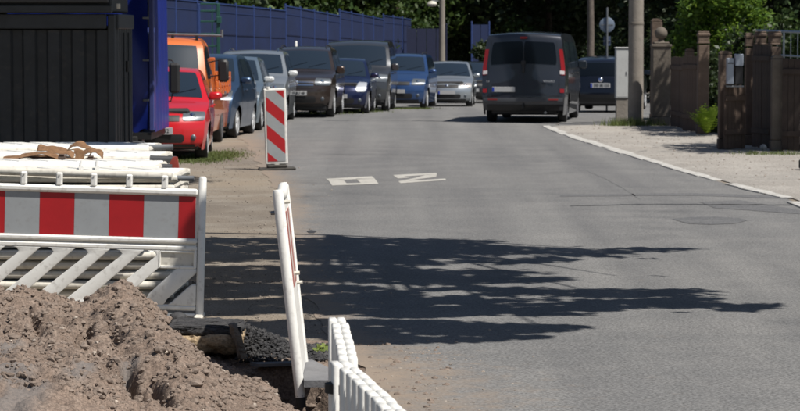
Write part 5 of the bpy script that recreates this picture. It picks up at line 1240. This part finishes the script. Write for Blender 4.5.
# dapple over the far stack and shade for the container: higher crown part
def shade_tree(loc, gpts, h, n, ls, label, seed, lm=lf_mid, trunk=.2, name='shade_tree', spread=(.9, .9, .5)):
    t = thing(name, label, 'tree', loc); bl = []
    for (gx, gy, rx, ry) in gpts:
        tt = h / SD.z; bl.append((gx + SD.x * tt - loc[0], gy + SD.y * tt - loc[1], h, rx, ry, .6))
    link('crown', leaf_mesh('crown', cloud(n, bl, seed, .1), ls, lm, seed, .4, .7), t)
    b = MB(); limbs(b, (0, 0, 0), (bl[0][0] * .3, bl[0][1] * .3, h * .8), trunk, [(x, y_, z) for x, y_, z, *_ in bl], seed); b.build('trunk', bark, t, 40)
shade_tree((-8.5, 31.0, 0), [(-4.2, 34.9, 1.3, 1.0), (-5.6, 34.9, 1.4, 1.0), (-7.0, 35.0, 1.3, 1.2), (-4.0, 35.9, 1.3, .9), (-5.4, 36.0, 1.5, .9), (-6.9, 36.1, 1.5, .9), (-4.6, 37.0, 1.2, .9), (-5.8, 37.2, 1.4, .9), (-7.4, 37.4, 1.4, 1.0), (-3.2, 23.6, .28, .4), (-2.7, 24.2, .4, .25), (-3.6, 35.4, 1.0, .8), (-4.75, 38.5, .42, .8), (-4.95, 37.6, .5, .6)], 4.6, 42000, .15, 'broad tree left of the picture shading the dark container', 31)
# trees right of the picture that shade the stone posts
for i, (gx, gy, r_, loc) in enumerate([(6.1, 55.5, 1.5, (11, 55, 0)), (6.2, 52.3, 1.2, (11.5, 50, 0)), (6.0, 45.2, 1.8, (11, 44, 0))]):
    shade_tree(loc, [(gx - .75, gy - 1.3, .7, 1.1), (gx - .9, gy + .6, .5, .6), (gx + .2, gy - .7, r_, r_ * .9), (gx + 1.0, gy, r_, r_), (gx + .3, gy + .8, r_ * .8, r_ * .8), (gx + 1.9, gy - .4, r_, r_)], 5.2, 6500, .17, ['garden tree right of the picture nearest the ball pillar', 'garden tree right of the picture beside the green fern', 'garden tree right of the picture beside the dark gate'][i], 50 + i)
# bright shrub
s_ = F / 60.0
t = thing('green_shrub', 'bright green leafy shrub rising behind the stone posts', 'shrub', ((712 - 400) / s_, 60.5, 0)); bl = []
q = random.Random(5)
for (px, py, r_) in [(685, 40, .45), (700, 22, .55), (720, 10, .6), (740, 20, .55), (752, 34, .4), (712, 45, .5), (730, 42, .5), (675, 52, .3), (695, 55, .4), (745, 4, .5), (700, 2, .5), (720, -15, .7), (760, 22, .35), (690, 10, .35)]:
    p = W(px, py, 60.5 + q.uniform(-.4, .4)); bl.append((p.x - t.location.x, p.y - 60.5, p.z, r_, r_, r_))
link('crown', leaf_mesh('crown', cloud(6500, bl, 12, .35), .13, lf_bright, 12, .2, .5), t)
b = MB(); limbs(b, (0, 0, 0), (0, 0, 1.6), .07, [(x, y_, z) for x, y_, z, *_ in bl[:9]], 3); b.build('trunk', bark, t, 40)
# fern
p = G(707, 137); t = thing('fern', 'light green fern growing between two stone posts on the pavement edge', 'fern', (p.x, p.y, .03)); fm = leafmat('fern_leaf', (.20, .33, .03), (.34, .48, .06), .5); q = random.Random(9)
for k in range(44):
    a = q.uniform(0, 6.28); ln = q.uniform(.35, .75); up_ = q.uniform(.8, 1.5); pts_ = []
    for i in range(9): u = i / 8; pts_.append(Vector((math.cos(a) * ln * .6 * u, math.sin(a) * ln * .6 * u, up_ * (u - .35 * u * u) * .62)))
    b = MB()
    for i in range(1, 9):
        dr = (pts_[i] - pts_[i - 1]).normalized(); sd = dr.cross(Vector((0, 0, 1))).normalized(); wl = .085 * math.sin(math.pi * min(1, i / 8.3)) + .012
        for sgn in (-1, 1):
            c_ = pts_[i]; e_ = c_ + sd * sgn * wl + dr * .02; b.add([c_ - dr * .018, c_ + dr * .018, e_ + dr * .012, e_ - dr * .004], [(0, 1, 2, 3)])
    b.build('frond', fm, t, fix=False)
# ivy / undergrowth behind the posts
def bush(label, px0, px1, py0, Y, n, ls, lm, seed, name='bush', cat='bush', dep=1.0, zbot=0):
    s_ = F / Y; x0, x1 = (px0 - 400) / s_, (px1 - 400) / s_; H = HC - (py0 - 34) / s_; q = random.Random(seed); bl = []; zz = gz(Y)
    for k in range(16): r_ = q.uniform(.22, .36) * min(H, x1 - x0); bl.append((q.uniform(-.5, .5) * (x1 - x0 - r_), q.uniform(-dep, dep) * .5, q.uniform(.12, .85) * (H - zz) , r_, r_ * .8, r_))
    t = thing(name, label, cat, ((x0 + x1) / 2, Y, zz)); link('crown', leaf_mesh('crown', cloud(n, bl, seed, .3), ls, lm, seed, .2, .6), t)
    b = MB(); limbs(b, (0, 0, 0), (0, 0, H * .5), .05, [(x, y_, z) for x, y_, z, *_ in bl[:6]], seed); b.build('stem', bark, t, 40); return t
bush('dark hedge growing behind the ball pillar and low posts', 668, 730, 50, 59.0, 5000, .12, lf_dark, 71)
bush('dark shrub behind the three capped pillars', 725, 800, 34, 57.0, 6000, .12, lf_dark, 72)
bush('olive shrub above the dark gate at the right edge', 775, 815, 20, 56.0, 1800, .12, lf_mid, 73)
bush('low dark ivy beside the fern', 705, 722, 95, 52.0, 1200, .08, lf_dark, 74)
# background trees: understory and tall crowns
def W_x(px, Y): return (px - 400) * Y / F
specs = [  # px, Y, H, r, leaf material, label
 (175, 88, 11, 4.2, 0, 'leafy tree behind the left end of the blue fence'), (262, 97, 10, 4.0, 1, 'leafy tree behind the middle of the blue fence above the silver cars'),
 (330, 104, 10, 4.2, 1, 'light green tree behind the blue fence above the grey minibus'), (395, 112, 11, 4.4, 1, 'light green tree behind the far end of the blue fence'),
 (470, 117, 12, 4.6, 0, 'dark tree filling the gap left of the anthracite van'), (545, 112, 11, 4.4, 0, 'dark tree behind the roof of the anthracite van'),
 (625, 108, 11, 4.2, 0, 'dark tree behind the round traffic sign'), (700, 98, 11, 4.2, 0, 'dark tree behind the bright green shrub'), (780, 92, 11, 4.2, 0, 'dark tree behind the dark gate at the right edge'),
 (860, 88, 11, 4.2, 0, 'dark tree beyond the right edge of the picture')]
base_cr = {}
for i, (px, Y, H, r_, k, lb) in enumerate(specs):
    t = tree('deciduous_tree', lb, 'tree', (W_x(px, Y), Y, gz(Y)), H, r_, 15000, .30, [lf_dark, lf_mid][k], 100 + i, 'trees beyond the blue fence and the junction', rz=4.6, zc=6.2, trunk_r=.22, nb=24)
# pale trunk of a slender tree
p = W(590, 40, 92); t = thing('slender_tree', 'slender pale grey tree trunk left of the round traffic sign', 'tree', (p.x, 92, gz(92)))
MB().tube([(0, 0, 0), (.03, 0, 2.5), (-.02, 0, 5), (0, 0, 8)], [.14, .12, .11, .08], 12).build('trunk', mat('pale_bark', (.12, .10, .085), .9, var=.25, bump=.4), t, 40)
link('crown', leaf_mesh('crown', cloud(1500, blobs_for(1.4, 1.4, 1.6, 8, 4, 8.5), 4), .2, lf_mid, 4), t)
# understory bushes visible just above fence and cars
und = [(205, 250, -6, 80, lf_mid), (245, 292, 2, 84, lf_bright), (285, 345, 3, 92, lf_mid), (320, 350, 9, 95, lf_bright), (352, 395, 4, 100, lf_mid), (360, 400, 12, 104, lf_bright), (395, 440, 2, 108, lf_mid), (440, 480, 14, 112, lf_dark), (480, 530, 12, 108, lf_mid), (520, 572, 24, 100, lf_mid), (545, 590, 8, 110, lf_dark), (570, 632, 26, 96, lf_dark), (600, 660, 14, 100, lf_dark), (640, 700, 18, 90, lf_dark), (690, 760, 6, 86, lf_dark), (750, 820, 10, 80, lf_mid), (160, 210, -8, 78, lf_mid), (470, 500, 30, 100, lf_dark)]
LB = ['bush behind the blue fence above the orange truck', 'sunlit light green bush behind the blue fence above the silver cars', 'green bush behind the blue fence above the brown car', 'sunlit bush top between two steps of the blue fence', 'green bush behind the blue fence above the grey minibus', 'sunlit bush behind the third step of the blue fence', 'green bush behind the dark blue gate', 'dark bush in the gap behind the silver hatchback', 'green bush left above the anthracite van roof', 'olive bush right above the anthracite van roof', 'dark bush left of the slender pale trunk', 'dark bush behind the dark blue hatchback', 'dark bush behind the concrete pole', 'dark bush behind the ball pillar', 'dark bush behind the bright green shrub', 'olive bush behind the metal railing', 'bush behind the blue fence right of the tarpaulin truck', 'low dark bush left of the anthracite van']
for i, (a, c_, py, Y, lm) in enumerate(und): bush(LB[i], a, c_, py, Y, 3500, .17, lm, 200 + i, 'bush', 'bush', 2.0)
# far-off wood closing the view
Pw = []; q = np.random.RandomState(77); n = 90000
xw = q.uniform(-45, 60, n); yw = 128 + q.uniform(0, 6, n) + 2.5 * np.sin(xw * .5); zw = q.uniform(0, 11, n) ** 1.0 + 2 * fbm(xw * .3, yw * .3, 3) - 1.5
o = link('far_wood', leaf_mesh('far_wood', np.stack([xw, yw, zw], -1), .55, lf_dark, 77, .1, .8), None, 'stuff'); o['label'] = 'dark wood closing the view beyond the junction'; o['category'] = 'wood'
Z_ = [[(x, 137 + 2 * math.sin(x * .4 + z), z - 1 + (1.5 * math.sin(x * .9) + math.sin(x * .37) if z > 9 else 0)) for z in (0, 3, 6, 10, 15)] for x in np.arange(-90, 110, 2.0)]
b = MB().grid(Z_).grid([[(x, 141, z) for _, _, z in r_] for r_, x in zip(Z_, np.arange(-90, 110, 2.0))]); o = b.build('wooded_slope', mat('wood_understory', (.012, .018, .008), .95, var=.5, vscale=.7), None, 40, 'structure')
